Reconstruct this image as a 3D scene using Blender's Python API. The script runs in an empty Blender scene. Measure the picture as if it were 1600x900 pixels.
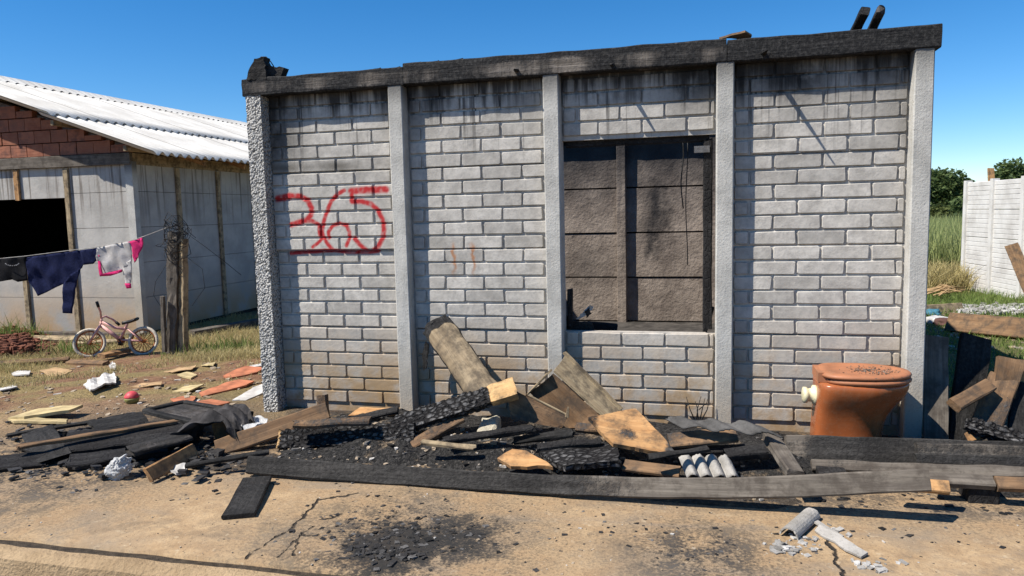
import bpy, bmesh, math, random
from mathutils import Vector, Matrix, noise as mn
R = math.radians
rng = random.Random(7)
scene = bpy.context.scene
COL = scene.collection

# ------------------------------------------------------------------ camera
F_PX, YAW, PITCH, ROLL = 1150.0, .2471, .1017, -.0237
CAM = Vector((2.7302, -4.324, 1.2132))
c_f = Vector((-math.sin(YAW)*math.cos(PITCH), math.cos(YAW)*math.cos(PITCH), -math.sin(PITCH)))
_r = Vector((math.cos(YAW), math.sin(YAW), 0)); _u = _r.cross(c_f)
c_r = math.cos(ROLL)*_r + math.sin(ROLL)*_u
c_u = -math.sin(ROLL)*_r + math.cos(ROLL)*_u
cam = bpy.data.cameras.new("camera"); camo = bpy.data.objects.new("camera", cam); COL.objects.link(camo)
camo.matrix_world = Matrix(((c_r.x, c_u.x, -c_f.x, CAM.x), (c_r.y, c_u.y, -c_f.y, CAM.y), (c_r.z, c_u.z, -c_f.z, CAM.z), (0, 0, 0, 1)))
cam.sensor_width = 36.0; cam.lens = F_PX/1600*36; cam.clip_start = .05; cam.clip_end = 2000
scene.camera = camo

# ------------------------------------------------------------------ light
SUN = Vector((-2.3, -1.55, 3.6)).normalized()
w = bpy.data.worlds.new("World"); scene.world = w; w.use_nodes = True
wn = w.node_tree; bg = wn.nodes["Background"]
sky = wn.nodes.new("ShaderNodeTexSky"); sky.sky_type = 'NISHITA'; sky.sun_disc = False
sky.sun_elevation = math.asin(SUN.z); sky.sun_rotation = math.atan2(SUN.x, SUN.y)
sky.altitude = 1500; sky.air_density = 1.0; sky.dust_density = 0; sky.ozone_density = 5.0
hs = wn.nodes.new('ShaderNodeHueSaturation'); hs.inputs['Saturation'].default_value = 1.3; wn.links.new(sky.outputs[0], hs.inputs['Color']); wn.links.new(hs.outputs[0], bg.inputs[0]); bg.inputs[1].default_value = .092
sl = bpy.data.lights.new("sun", 'SUN'); sl.energy = 5.0; sl.angle = R(.5); sl.color = (1, .94, .85)
so = bpy.data.objects.new("sun", sl); COL.objects.link(so)
so.rotation_euler = SUN.to_track_quat('Z', 'Y').to_euler(); so.location = SUN*30
scene.view_settings.view_transform = 'Standard'; scene.view_settings.look = 'None'
scene.view_settings.exposure = .68; scene.view_settings.gamma = 1
scene.cycles.max_bounces = 6; scene.cycles.diffuse_bounces = 3; scene.cycles.glossy_bounces = 2

# ------------------------------------------------------------------ surveying helpers (photo 1600x900 -> place)
def ray(px, py): return c_r*((px-800)/F_PX) + c_u*((450-py)/F_PX) + c_f
def PZ(px, py, z): d = ray(px, py); return CAM + d*((z-CAM.z)/d.z)
def PY(px, py, y): d = ray(px, py); return CAM + d*((y-CAM.y)/d.y)
def sst(a, b, t):
    t = max(0., min(1., (t-a)/(b-a))); return t*t*(3-2*t)
def G(x, y):
    z = -.055 - max(.37*sst(.7, 5.4, -.8*x+.6*y), .36*sst(1.2, 11, y))
    if y < -1.15: z -= .35*sst(-1.15, -1.5, y)
    if x < .2 and y < .5: z += .03*mn.noise(Vector((x*1.7, y*1.7, 3)))
    z += .02*mn.noise(Vector((x*.9, y*.9, 1))) + .012*mn.noise(Vector((x*3.1, y*3.1, 5)))*sst(-.9, -.5, y)
    return z
def PG(px, py, up=0.):
    z = -.05
    for k in range(12):
        p = PZ(px, py, z+up); z = G(p.x, p.y) if p.y > -1.1 else -.05
    return PZ(px, py, z+up)

# ------------------------------------------------------------------ material helpers
class NT:
    def __init__(s, name):
        s.m = bpy.data.materials.new(name); s.m.use_nodes = True; s.t = s.m.node_tree
        s.b = s.t.nodes["Principled BSDF"]; s.geo = None; s.tc = None
        s.b.inputs["Roughness"].default_value = .85; s.b.inputs["Specular IOR Level"].default_value = .25
    def new(s, k): return s.t.nodes.new(k)
    def put(s, sock, v):
        if isinstance(v, bpy.types.NodeSocket): s.t.links.new(v, sock)
        elif isinstance(v, (tuple, list)) and sock.type == 'RGBA' and len(v) == 3: sock.default_value = (*v, 1)
        else: sock.default_value = v
    def pos(s):
        if not s.geo: s.geo = s.new("ShaderNodeNewGeometry")
        return s.geo.outputs["Position"]
    def obj(s):
        if not s.tc: s.tc = s.new("ShaderNodeTexCoord")
        return s.tc.outputs["Object"]
    def scl(s, v, k):
        n = s.new("ShaderNodeVectorMath"); n.operation = 'MULTIPLY'; s.put(n.inputs[0], v); n.inputs[1].default_value = k; return n.outputs[0]
    def noise(s, v, scale, detail=4, rough=.55, dist=0):
        n = s.new("ShaderNodeTexNoise"); s.put(n.inputs["Vector"], v); n.inputs["Scale"].default_value = scale
        n.inputs["Detail"].default_value = detail; n.inputs["Roughness"].default_value = rough; n.inputs["Distortion"].default_value = dist
        return n.outputs["Fac"]
    def voro(s, v, scale, feat='F1'):
        n = s.new("ShaderNodeTexVoronoi"); n.feature = feat; s.put(n.inputs["Vector"], v); n.inputs["Scale"].default_value = scale; return n
    def math(s, op, a, b=0., c=0., clamp=False):
        n = s.new("ShaderNodeMath"); n.operation = op; n.use_clamp = clamp
        s.put(n.inputs[0], a); s.put(n.inputs[1], b)
        if op in ('MULTIPLY_ADD', 'SMOOTH_MIN', 'SMOOTH_MAX'): s.put(n.inputs[2], c)
        return n.outputs[0]
    def step(s, a, b, v):
        n = s.new("ShaderNodeMapRange"); n.interpolation_type = 'SMOOTHSTEP'; s.put(n.inputs[0], v)
        n.inputs[1].default_value = a; n.inputs[2].default_value = b; n.inputs[3].default_value = 0; n.inputs[4].default_value = 1
        return n.outputs[0]
    def mix(s, f, a, b, bt='MIX'):
        n = s.new("ShaderNodeMix"); n.data_type = 'RGBA'; n.blend_type = bt; s.put(n.inputs[0], f); s.put(n.inputs[6], a); s.put(n.inputs[7], b); return n.outputs[2]
    def xyz(s, v):
        n = s.new("ShaderNodeSeparateXYZ"); s.put(n.inputs[0], v); return n.outputs
    def attr(s, name):
        n = s.new("ShaderNodeAttribute"); n.attribute_name = name; return n.outputs["Fac"]
    def rand(s):
        return s.new("ShaderNodeObjectInfo").outputs["Random"]
    def bump(s, h, dist=.01, st=1.):
        n = s.new("ShaderNodeBump"); s.put(n.inputs["Height"], h); n.inputs["Distance"].default_value = dist; n.inputs["Strength"].default_value = st
        s.t.links.new(n.outputs[0], s.b.inputs["Normal"])
    def col(s, c): s.put(s.b.inputs["Base Color"], c); return s
    def rough(s, v): s.put(s.b.inputs["Roughness"], v); return s

def blob(n, P, c, r, soft=1.):
    d = n.new("ShaderNodeVectorMath"); d.operation = 'DISTANCE'; n.put(d.inputs[0], P); d.inputs[1].default_value = c
    return n.step(r*(1+soft), r*(1-soft) if soft < 1 else 0, d.outputs["Value"])

def wall_mat(name, paint=False, inner=False):
    n = NT(name); P = n.pos(); z = n.xyz(P)[2]
    big = n.noise(P, 2.2, 5); fine = n.noise(P, 45, 4, .7); mid = n.noise(P, 11, 5, .6)
    c = n.mix(n.step(.3, .7, mid), (.40, .375, .335), (.56, .528, .475))
    rv = n.math('MULTIPLY_ADD', n.rand(), .34, .76)
    c = n.mix(1., c, n.mix(rv, (0, 0, 0), (1, 1, 1)), 'MULTIPLY')
    c = n.mix(n.math('MULTIPLY', n.step(.42, .75, fine), .4), c, (.2, .19, .18))
    # rising damp and splashed earth
    d = n.math('MULTIPLY', n.step(.7, .05, z), n.step(.34, .60, n.math('ADD', n.math('MULTIPLY', mid, .5), n.math('MULTIPLY', big, .5))))
    c = n.mix(n.math('MULTIPLY', d, .95), c, (.31, .205, .105))
    # sooty runs below the ring beam
    st = n.noise(n.scl(P, (26, 26, 1.3)), 1., 4, .6)
    st2 = n.noise(n.scl(P, (7, 7, .6)), 1., 3, .6)
    zz = n.math('ADD', z, n.math('MULTIPLY_ADD', st, .42, n.math('MULTIPLY_ADD', st2, .42, -.42)))
    so_ = n.math('MULTIPLY', n.step(1.80, 2.0, zz), .95)
    c = n.mix(so_, c, (.028, .026, .025))
    thin = n.math('MULTIPLY', n.step(.58, .68, n.noise(n.scl(P, (30, 30, .8)), 1., 3, .55)), n.step(1.4, 1.9, z))
    c = n.mix(n.math('MULTIPLY', thin, .85), c, (.07, .065, .06))
    for (bx, bz, r, k) in ((3.27, 1.93, .16, .97), (3.75, 1.98, .2, .8), (3.0, 2.0, .16, .8), (2.75, 1.97, .2, .9), (.06, 1.72, .16, .85), (.0, 1.95, .25, .8), (1.03, 1.88, .14, .6), (3.83, 1.68, .10, .55), (3.83, 1.58, .08, .5)):
        m = n.math('MULTIPLY', blob(n, P, (bx, 0, bz), r), n.step(.2, .6, mid))
        c = n.mix(n.math('MULTIPLY', m, k), c, (.02, .019, .018))
    band = n.math('MULTIPLY', n.step(.06, .0, n.math('ABSOLUTE', n.math('SUBTRACT', z, 1.535))), n.math('MULTIPLY', n.step(1.0, .85, n.xyz(P)[0]), n.step(.3, .6, big)))
    c = n.mix(n.math('MULTIPLY', band, .8), c, (.08, .07, .055))
    # rusty weeps on the second bay
    for bx in (1.275, 1.40):
        dx = n.math('ABSOLUTE', n.math('SUBTRACT', n.xyz(P)[0], n.math('MULTIPLY_ADD', n.noise(P, 22, 4), .09, bx-.045)))
        m = n.math('MULTIPLY', n.step(.022, .0, dx), n.math('MULTIPLY', n.step(.8, .92, z), n.step(1.06, 1.0, z)))
        c = n.mix(n.math('MULTIPLY', m, .75), c, (.36, .13, .03))
    if paint:
        pa = n.attr("paint")
        c = n.mix(n.math('MULTIPLY', pa, .95, clamp=True), c, (.42, .012, .016))
    n.col(c); n.rough(.9)
    n.bump(n.math('ADD', n.math('MULTIPLY', fine, .5), mid), .004, .9)
    return n.m

def concrete_mat(name, c1, c2, grit=70, gd=.003, pebble=0, soot=False):
    n = NT(name); P = n.pos()
    a = n.noise(P, 6, 6, .65); f = n.noise(P, grit, 4, .7)
    c = n.mix(n.step(.3, .7, a), c1, c2)
    c = n.mix(n.math('MULTIPLY', n.step(.5, .75, f), .45), c, tuple(k*.45 for k in c1))
    if soot:
        z = n.xyz(P)[2]
        c = n.mix(n.math('MULTIPLY', n.step(1.82, 2.02, n.math('MULTIPLY_ADD', a, .2, n.math('ADD', z, -.1))), .75), c, (.03, .028, .026))
        c = n.mix(n.math('MULTIPLY', n.step(.5, .0, z), n.math('MULTIPLY', a, .9)), c, (.33, .24, .14))
    h = n.math('ADD', f, a)
    if pebble:
        v = n.voro(P, pebble)
        pv = n.math('SUBTRACT', 1., v.outputs["Distance"]); h = n.math('MULTIPLY_ADD', pv, 3., n.math('MULTIPLY', n.noise(P, pebble*.6, 3), 3))
        c = n.mix(n.step(.42, .8, v.outputs["Distance"]), c, tuple(k*.35 for k in c1))
    n.col(c); n.rough(.92); n.bump(h, gd, 1.); return n.m

def wood_mat(name, c1, c2, char_c=(.013, .012, .012), ash=(.10, .098, .095), cell=48, grain=34, ck=.15):
    n = NT(name); P = n.obj()
    rnd = n.rand(); off = n.new("ShaderNodeVectorMath"); off.operation = 'ADD'; n.put(off.inputs[0], P); n.put(off.inputs[1], n.scl(n.mix(1., (0, 0, 0), rnd, 'ADD'), (9, 9, 9)))
    P = off.outputs[0]
    g = n.noise(n.scl(P, (1.6, grain, grain)), 1., 5, .6, .6); b = n.noise(P, 3.5, 5, .6); f = n.noise(n.scl(P, (8, 120, 120)), 1., 3, .6)
    c = n.mix(n.step(.25, .75, g), c1, c2)
    c = n.mix(n.math('MULTIPLY', n.step(.55, .8, f), .5), c, tuple(k*.4 for k in c1))
    c = n.mix(n.math('MULTIPLY', n.step(.45, .75, b), .45), c, tuple(k*.45 for k in c1))
    vv = n.voro(n.scl(P, (.5, 1, 1)), cell, 'DISTANCE_TO_EDGE').outputs["Distance"]
    fine = n.noise(P, 60, 4, .7)
    cc = n.mix(n.math('MULTIPLY', n.math('MULTIPLY_ADD', n.step(.05, .35, vv), ck, 1-ck), n.step(.40, .72, n.math('MULTIPLY_ADD', fine, .35, n.math('MULTIPLY_ADD', g, .3, n.math('MULTIPLY', b, .35))))), char_c, ash)
    dirt = n.noise(P, 11, 5, .7); c = n.mix(n.math('MULTIPLY', n.step(.40, .66, dirt), .75), c, (.055, .045, .036))
    k = n.step(.42, .58, n.math('ADD', n.attr("char"), n.math('MULTIPLY_ADD', n.math('MULTIPLY_ADD', fine, .35, n.math('MULTIPLY', b, .65)), .9, -.45)))
    n.col(n.mix(k, c, cc)); n.put(n.b.inputs["Roughness"], n.math('MULTIPLY_ADD', k, -.1, .86)); n.put(n.b.inputs["Specular IOR Level"], n.math('MULTIPLY_ADD', k, -.08, .2))
    hw = n.math('MULTIPLY_ADD', f, .25, n.math('MULTIPLY', g, .35)); hc = n.math('MULTIPLY_ADD', n.step(0, .12, vv), .55*ck+.05, n.math('MULTIPLY_ADD', fine, .7, n.math('MULTIPLY', g, .5)))
    mx = n.new("ShaderNodeMix"); n.put(mx.inputs[0], k); n.put(mx.inputs[2], hw); n.put(mx.inputs[3], hc)
    n.bump(mx.outputs[0], .007, .9); return n.m

def plain_mat(name, c, rough=.6, var=.25, scale=12, spec=.3, metal=0, bump=.002, world=False):
    n = NT(name); P = n.pos() if world else n.obj(); a = n.noise(P, scale, 5, .6)
    n.col(n.mix(n.step(.3, .72, a), tuple(k*(1-var) for k in c), tuple(min(1, k*(1+var)) for k in c)))
    n.rough(rough); n.b.inputs["Specular IOR Level"].default_value = spec; n.b.inputs["Metallic"].default_value = metal
    if bump: n.bump(n.noise(P, scale*6, 4), bump, .8)
    return n.m

M = {}
M['wall'] = wall_mat('painted precast concrete'); M['wallp'] = wall_mat('sprayed precast concrete', True)
M['post'] = concrete_mat('post concrete', (.36, .35, .32), (.50, .485, .445), 90, .003, soot=True)
M['pebble'] = concrete_mat('coarse post concrete', (.38, .37, .345), (.50, .485, .455), 55, .003, 85)
M['wood_tan'] = wood_mat('tan pine', (.34, .175, .07), (.50, .29, .13))
M['wood_pale'] = wood_mat('pale pine', (.27, .20, .12), (.43, .34, .21))
M['wood_grey'] = wood_mat('weathered grey wood', (.085, .072, .06), (.19, .165, .135), char_c=(.018, .017, .016), ash=(.085, .08, .074))
M['wood_smoked'] = wood_mat('smoked log', (.19, .14, .085), (.36, .28, .18), grain=22)
M['wood_brown'] = wood_mat('brown plank', (.13, .075, .04), (.25, .155, .085))
M['wood_char'] = wood_mat('charred timber', (.10, .07, .045), (.2, .15, .1), ash=(.06, .058, .056), ck=.4)
M['char_smooth'] = wood_mat('smooth charred board', (.05, .045, .042), (.11, .10, .095), char_c=(.012, .0115, .011), ash=(.06, .057, .054), cell=30, ck=.1)
def beam_mat():
    n = NT('smoked beam'); P = n.pos(); X, Y, Z = n.xyz(P)
    g = n.noise(n.scl(P, (1.5, 30, 30)), 1., 5, .65, .8); b = n.noise(n.scl(P, (3.2, 3, 1)), 1., 5, .65); sw = n.noise(n.scl(P, (70, 20, 6)), 1., 3, .6); f = n.noise(P, 50, 4, .7)
    c = n.mix(n.step(.3, .7, g), (.10, .085, .07), (.24, .21, .18)); c = n.mix(n.math('MULTIPLY', n.step(.5, .7, sw), .5), c, (.06, .05, .042))
    k = n.math('ADD', n.math('MULTIPLY', n.step(2.7, 3.4, X), .45), n.math('MULTIPLY_ADD', b, 1.5, -.27)); k = n.math('ADD', k, n.math('MULTIPLY', n.step(2.09, 2.13, n.math('MULTIPLY_ADD', f, .05, Z)), .5))
    k = n.math('ADD', k, n.math('MULTIPLY', n.step(2.05, 1.99, n.math('MULTIPLY_ADD', f, .05, Z)), .3))
    c = n.mix(n.step(.22, .6, k), c, n.mix(n.step(.4, .75, f), (.012, .012, .0125), (.05, .048, .046)))
    n.col(c); n.rough(.9); n.bump(n.math('MULTIPLY_ADD', g, 1., n.math('MULTIPLY_ADD', f, .6, n.math('MULTIPLY', sw, .3))), .008, 1.); return n.m
M['beam'] = beam_mat()
M['alligator'] = wood_mat('alligator char', (.5, .3, .13), (.64, .42, .2), ash=(.23, .225, .22), cell=44, ck=1.)

# ------------------------------------------------------------------ object helpers
def props(o, label=None, cat=None, group=None, kind=None):
    if label: o['label'] = label
    if cat: o['category'] = cat
    if group: o['group'] = group
    if kind: o['kind'] = kind
    return o
def thing(name, label, cat, loc=(0, 0, 0), group=None):
    o = bpy.data.objects.new(name, None); COL.objects.link(o); o.location = loc; o.empty_display_size = .1
    return props(o, label, cat, group)
def mk(name, verts, faces, mat, parent=None, MW=None, origin=None, smooth=False, attrs=None, mats=None, fm=None):
    """one mesh object; verts are world points unless MW (their frame) is given"""
    me = bpy.data.meshes.new(name)
    if MW is None:
        o0 = Vector(origin) if origin is not None else (parent_world(parent) if parent else Vector(verts[0]))
        MW = Matrix.Translation(o0); verts = [Vector(v)-o0 for v in verts]
    me.from_pydata([tuple(v) for v in verts], [], faces); me.update()
    for m_ in (mats or [mat]): me.materials.append(m_)
    if fm: me.polygons.foreach_set('material_index', fm)
    if smooth: me.polygons.foreach_set('use_smooth', [True]*len(me.polygons))
    for k, v in (attrs or {}).items():
        a = me.attributes.new(k, 'FLOAT', 'POINT'); a.data.foreach_set('value', v)
    return link(name, me, parent, MW)
def world_of(o):
    mw = Matrix.LocRotScale(o.location, o.rotation_euler, o.scale)
    return world_of(o.parent) @ mw if o.parent else mw
def parent_world(o): return world_of(o).translation.copy()
def link(name, me, parent, MW):
    o = bpy.data.objects.new(name, me); COL.objects.link(o)
    if parent: o.parent = parent; MW = world_of(parent).inverted() @ MW
    l, q, s = MW.decompose(); o.location = l; o.rotation_euler = q.to_euler(); o.scale = s
    return o
def frame(A, B, n):
    x = (B-A).normalized(); z = (n - x*n.dot(x)).normalized(); y = z.cross(x)
    return Matrix(((x.x, y.x, z.x, A.x), (x.y, y.y, z.y, A.y), (x.z, y.z, z.z, A.z), (0, 0, 0, 1)))
def box_data(a, b):
    (x0, y0, z0), (x1, y1, z1) = a, b
    v = [(x0, y0, z0), (x1, y0, z0), (x1, y1, z0), (x0, y1, z0), (x0, y0, z1), (x1, y0, z1), (x1, y1, z1), (x0, y1, z1)]
    return v, [(3, 2, 1, 0), (4, 5, 6, 7), (0, 1, 5, 4), (1, 2, 6, 5), (2, 3, 7, 6), (3, 0, 4, 7)]
def bev_box(name, a, b, mat, parent=None, bev=.004, seg=1, cuts=0, jit=0, **kw):
    v, f = box_data(a, b); bm = bmesh.new(); vs = [bm.verts.new(p) for p in v]
    for q in f: bm.faces.new([vs[i] for i in q])
    if cuts: bmesh.ops.subdivide_edges(bm, edges=bm.edges[:], cuts=cuts, use_grid_fill=True)
    if bev: bmesh.ops.bevel(bm, geom=[e for e in bm.edges if e.calc_face_angle(0) > .5], offset=bev, segments=seg, affect='EDGES')
    bm.verts.ensure_lookup_table(); bm.verts.index_update()
    vv = [p.co + (mn.noise_vector(p.co*23)*jit if jit else Vector()) for p in bm.verts]; ff = [[p.index for p in q.verts] for q in bm.faces]; bm.free()
    return mk(name, vv, ff, mat, parent, **kw)
def board(name, label, cat, A, B, w, t, n, mat, char=0., seg=16, jit=.003, bend=0., rag=(0., 0.), parent=None, group=None, pts=None, seed=None, taper=None):
    """a plank: A,B end centres, w width, t thickness, n the normal of its broad face"""
    A = Vector(A); B = Vector(B); n = Vector(n); MW = frame(A, B, n); L = (B-A).length; inv = MW.inverted()
    rr = random.Random(seed if seed is not None else hash((round(A.x, 3), round(B.z, 3), w)) & 0xffff); sx = rr.random()*50
    path = [inv @ Vector(p) for p in pts] if pts else None
    ch = min(.006, t*.22); hw, ht = w/2, t/2
    prof = [(-hw+ch, -ht), (-hw*.33, -ht), (hw*.33, -ht), (hw-ch, -ht), (hw, -ht+ch), (hw, ht-ch), (hw-ch, ht), (hw*.33, ht), (-hw*.33, ht), (-hw+ch, ht), (-hw, ht-ch), (-hw, -ht+ch)]
    k = len(prof); V = []; C = []; Fc = []
    for i in range(seg+1):
        u = i/seg
        if path:
            s = u*(len(path)-1); j = min(int(s), len(path)-2); q = path[j].lerp(path[j+1], s-j); ox, oy, oz = q.x, q.y, q.z
        else: ox, oy, oz = L*u, 0, bend*4*u*(1-u)
        tp = 1. if not taper else taper[0]+(taper[1]-taper[0])*u
        for (a, b) in prof:
            e = mn.noise_vector(Vector((ox*7+sx, a*30, b*30)))*jit
            x = ox
            if i == 0: x += rag[0]*(rr.random())
            if i == seg: x -= rag[1]*(rr.random())
            V.append((x+e.x, oy+a*tp+e.y*1.5, oz+b*tp+e.z)); C.append(char(u, a/hw) if callable(char) else char)
        if i: Fc += [((i-1)*k+j, (i-1)*k+(j+1) % k, i*k+(j+1) % k, i*k+j) for j in range(k)]
    Fc = [f[::-1] for f in Fc] if False else Fc
    Fc.append(tuple(range(k))[::-1]); Fc.append(tuple(seg*k+j for j in range(k)))
    o = mk(name, V, Fc, M[mat], parent, MW=MW, attrs={'char': C})
    if not parent: props(o, label, cat, group)
    return o
def slab(name, label, cat, pts, t, mat, parent=None, char=0., jit=.004, group=None, sub=.04, wave=None):
    """a flat broken piece: 3-D outline (nearly coplanar), given thickness"""
    pts = [Vector(p) for p in pts]; c = sum(pts, Vector())/len(pts); nrm = Vector()
    for i in range(len(pts)): nrm += (pts[i]-c).cross(pts[(i+1) % len(pts)]-c)
    nrm.normalize()
    if nrm.z < 0 or (abs(nrm.z) < .05 and nrm.y > 0): nrm = -nrm
    MW = frame(c, pts[0], nrm); MW.translation = c; inv = MW.inverted()
    # longest side along X for the grain
    e = max(range(len(pts)), key=lambda i: (pts[(i+1) % len(pts)]-pts[i]).length); MW = frame(c, c+(pts[(e+1) % len(pts)]-pts[e]), nrm); inv = MW.inverted()
    bm = bmesh.new(); vs = []
    for i, p in enumerate(pts):
        a = inv @ p; b = inv @ pts[(i+1) % len(pts)]; m = max(1, int((b-a).length/sub))
        for j in range(m):
            q = a.lerp(b, j/m); e_ = mn.noise_vector(q*37+Vector((i, j, 0)))*jit*2
            vs.append(bm.verts.new((q.x+e_.x, q.y+e_.y, q.z)))
    fce = bm.faces.new(vs); fce.normal_update()
    if fce.normal.z < 0: fce.normal_flip()
    xs = [v.co.x for v in vs]; ys = [v.co.y for v in vs]
    for lo, hi, ax in ((min(xs), max(xs), 0), (min(ys), max(ys), 1)):
        m = int((hi-lo)/sub)
        for j in range(1, m+1):
            co = [0, 0, 0]; co[ax] = lo+(hi-lo)*j/(m+1); no = [0, 0, 0]; no[ax] = 1
            bmesh.ops.bisect_plane(bm, geom=bm.verts[:]+bm.edges[:]+bm.faces[:], plane_co=co, plane_no=no)
    for v in bm.verts:
        v.co.z += mn.noise(v.co*9)*jit*1.5
        if wave: v.co.z += wave(v.co.x, v.co.y)
    top = bm.faces[:]
    ret = bmesh.ops.extrude_face_region(bm, geom=top)
    for g_ in ret['geom']:
        if isinstance(g_, bmesh.types.BMVert): g_.co.z += t
    bmesh.ops.recalc_face_normals(bm, faces=bm.faces[:])
    bm.verts.index_update(); V = [v.co.copy() for v in bm.verts]; Fc = [[v.index for v in f.verts] for f in bm.faces]; bm.free()
    o = mk(name, V, Fc, M[mat], parent, MW=MW, attrs={'char': [char(v.x, v.y) if callable(char) else char for v in V]})
    if not parent: props(o, label, cat, group)
    return o
def tube_data(pts, r, seg=6, closed=False):
    pts = [Vector(p) for p in pts]; V = []; Fc = []; n = len(pts); up = None
    for i, p in enumerate(pts):
        d = (pts[(i+1) % n]-pts[i-1]) if closed or 0 < i < n-1 else (pts[1]-pts[0] if i == 0 else pts[-1]-pts[-2])
        d.normalize()
        if up is None: up = d.orthogonal().normalized()
        up = (up-d*up.dot(d)).normalized(); s = d.cross(up); rr_ = r[i] if isinstance(r, (list, tuple)) else r
        for k in range(seg):
            a = 2*math.pi*k/seg; V.append(p+up*(rr_*math.cos(a))+s*(rr_*math.sin(a)))
    for i in range(n if closed else n-1):
        j = (i+1) % n
        Fc += [(i*seg+k, i*seg+(k+1) % seg, j*seg+(k+1) % seg, j*seg+k) for k in range(seg)]
    if not closed: Fc += [tuple(range(seg))[::-1], tuple((n-1)*seg+k for k in range(seg))]
    return V, Fc
def tubes(name, lst, mat, parent=None, seg=6, smooth=True, **kw):
    V, Fc = [], []
    for it in lst:
        v, f = tube_data(it[0], it[1], seg, it[2] if len(it) > 2 else False); b = len(V); V += v; Fc += [tuple(i+b for i in q) for q in f]
    return mk(name, V, Fc, mat, parent, smooth=smooth, **kw)
def lathe(name, prof, c, ax, mat, parent=None, seg=20, smooth=True):
    ax = Vector(ax).normalized(); u = ax.orthogonal().normalized(); v = ax.cross(u); V = []; Fc = []; c = Vector(c)
    for (r, h) in prof:
        for k in range(seg):
            a = 2*math.pi*k/seg; V.append(c+ax*h+(u*math.cos(a)+v*math.sin(a))*r)
    for i in range(len(prof)-1): Fc += [(i*seg+k, i*seg+(k+1) % seg, (i+1)*seg+(k+1) % seg, (i+1)*seg+k) for k in range(seg)]
    Fc += [tuple(range(seg))[::-1], tuple((len(prof)-1)*seg+k for k in range(seg))]
    return mk(name, V, Fc, mat, parent, smooth=smooth)

# ================================================================== SETTING
def seg_dist(n, P, a, b):
    ba = Vector(b)-Vector(a); s = n.new("ShaderNodeVectorMath"); s.operation = 'SUBTRACT'; n.put(s.inputs[0], P); s.inputs[1].default_value = a
    d = n.new("ShaderNodeVectorMath"); d.operation = 'DOT_PRODUCT'; n.put(d.inputs[0], s.outputs[0]); d.inputs[1].default_value = ba/ba.length_squared
    h = n.math('ADD', d.outputs["Value"], 0., clamp=True)
    m = n.new("ShaderNodeVectorMath"); m.operation = 'SCALE'; m.inputs[0].default_value = ba; n.put(m.inputs["Scale"], h)
    e = n.new("ShaderNodeVectorMath"); e.operation = 'DISTANCE'; n.put(e.inputs[0], s.outputs[0]); n.put(e.inputs[1], m.outputs[0]); return e.outputs["Value"]

def ground_mat():
    n = NT('earth'); P = n.pos(); X, Y, Z = n.xyz(P)
    a = n.noise(P, 1.3, 6, .6); b = n.noise(P, 7, 6, .65); f = n.noise(P, 42, 4, .7)
    earth = n.mix(n.step(.3, .7, b), (.13, .062, .034), (.27, .15, .085))
    earth = n.mix(n.math('MULTIPLY', n.step(.5, .72, f), .6), earth, (.36, .24, .14))
    dry = n.mix(n.step(.3, .7, f), (.16, .13, .05), (.33, .26, .11))
    c = n.mix(n.math('MULTIPLY', n.step(.42, .60, a), .8), earth, dry)
    green = n.mix(n.step(.3, .7, f), (.045, .075, .018), (.13, .15, .045))
    gm = n.math('MULTIPLY', n.step(3.4, 4.2, X), n.step(.3, 1.6, Y)); c = n.mix(n.math('MULTIPLY', gm, .8), c, green)
    far = n.step(9, 16, Y); c = n.mix(n.math('MULTIPLY', far, .8), c, green)
    sand = n.mix(n.step(.35, .65, b), (.34, .23, .13), (.5, .35, .2))
    c = n.mix(n.math('MULTIPLY', n.step(.5, -.6, Y), n.step(-2.6, -.6, X)), c, sand)
    # ash and charcoal trodden into the ground round the burnt house
    d = n.math('MAXIMUM', blob(n, P, (-.45, -.75, -.1), .85, .7), n.math('MULTIPLY', n.step(-.15, .25, X), n.step(.25, -.02, Y)))
    k = n.math('MULTIPLY', d, n.step(.3, .52, n.math('MULTIPLY_ADD', b, .6, n.math('MULTIPLY', f, .4))))
    c = n.mix(n.math('MULTIPLY', k, .93), c, n.mix(n.step(.4, .7, f), (.018, .017, .017), (.07, .066, .062)))
    n.col(c); n.rough(.95); n.bump(n.math('MULTIPLY_ADD', b, 1.4, f), .03, 1.); return n.m
M['ground'] = ground_mat()
def axis(lo, hi, step, far):
    v = [lo+step*i for i in range(int((hi-lo)/step)+1)]; s = step
    a = v[0]; pre = []
    while a > -far: s *= 1.5; a -= s; pre.append(a)
    s = step; b = v[-1]; post = []
    while b < far: s *= 1.5; b += s; post.append(b)
    return pre[::-1]+v+post
gx = axis(-9, 12, .11, 600); gy = axis(-2.6, 13, .11, 600)
gv = [(x, y, G(x, y)) for y in gy for x in gx]; nx = len(gx)
gf = [(j*nx+i, j*nx+i+1, (j+1)*nx+i+1, (j+1)*nx+i) for j in range(len(gy)-1) for i in range(nx-1)]
props(mk('ground', gv, gf, M['ground'], origin=(0, 0, 0), smooth=True), kind='structure')

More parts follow.
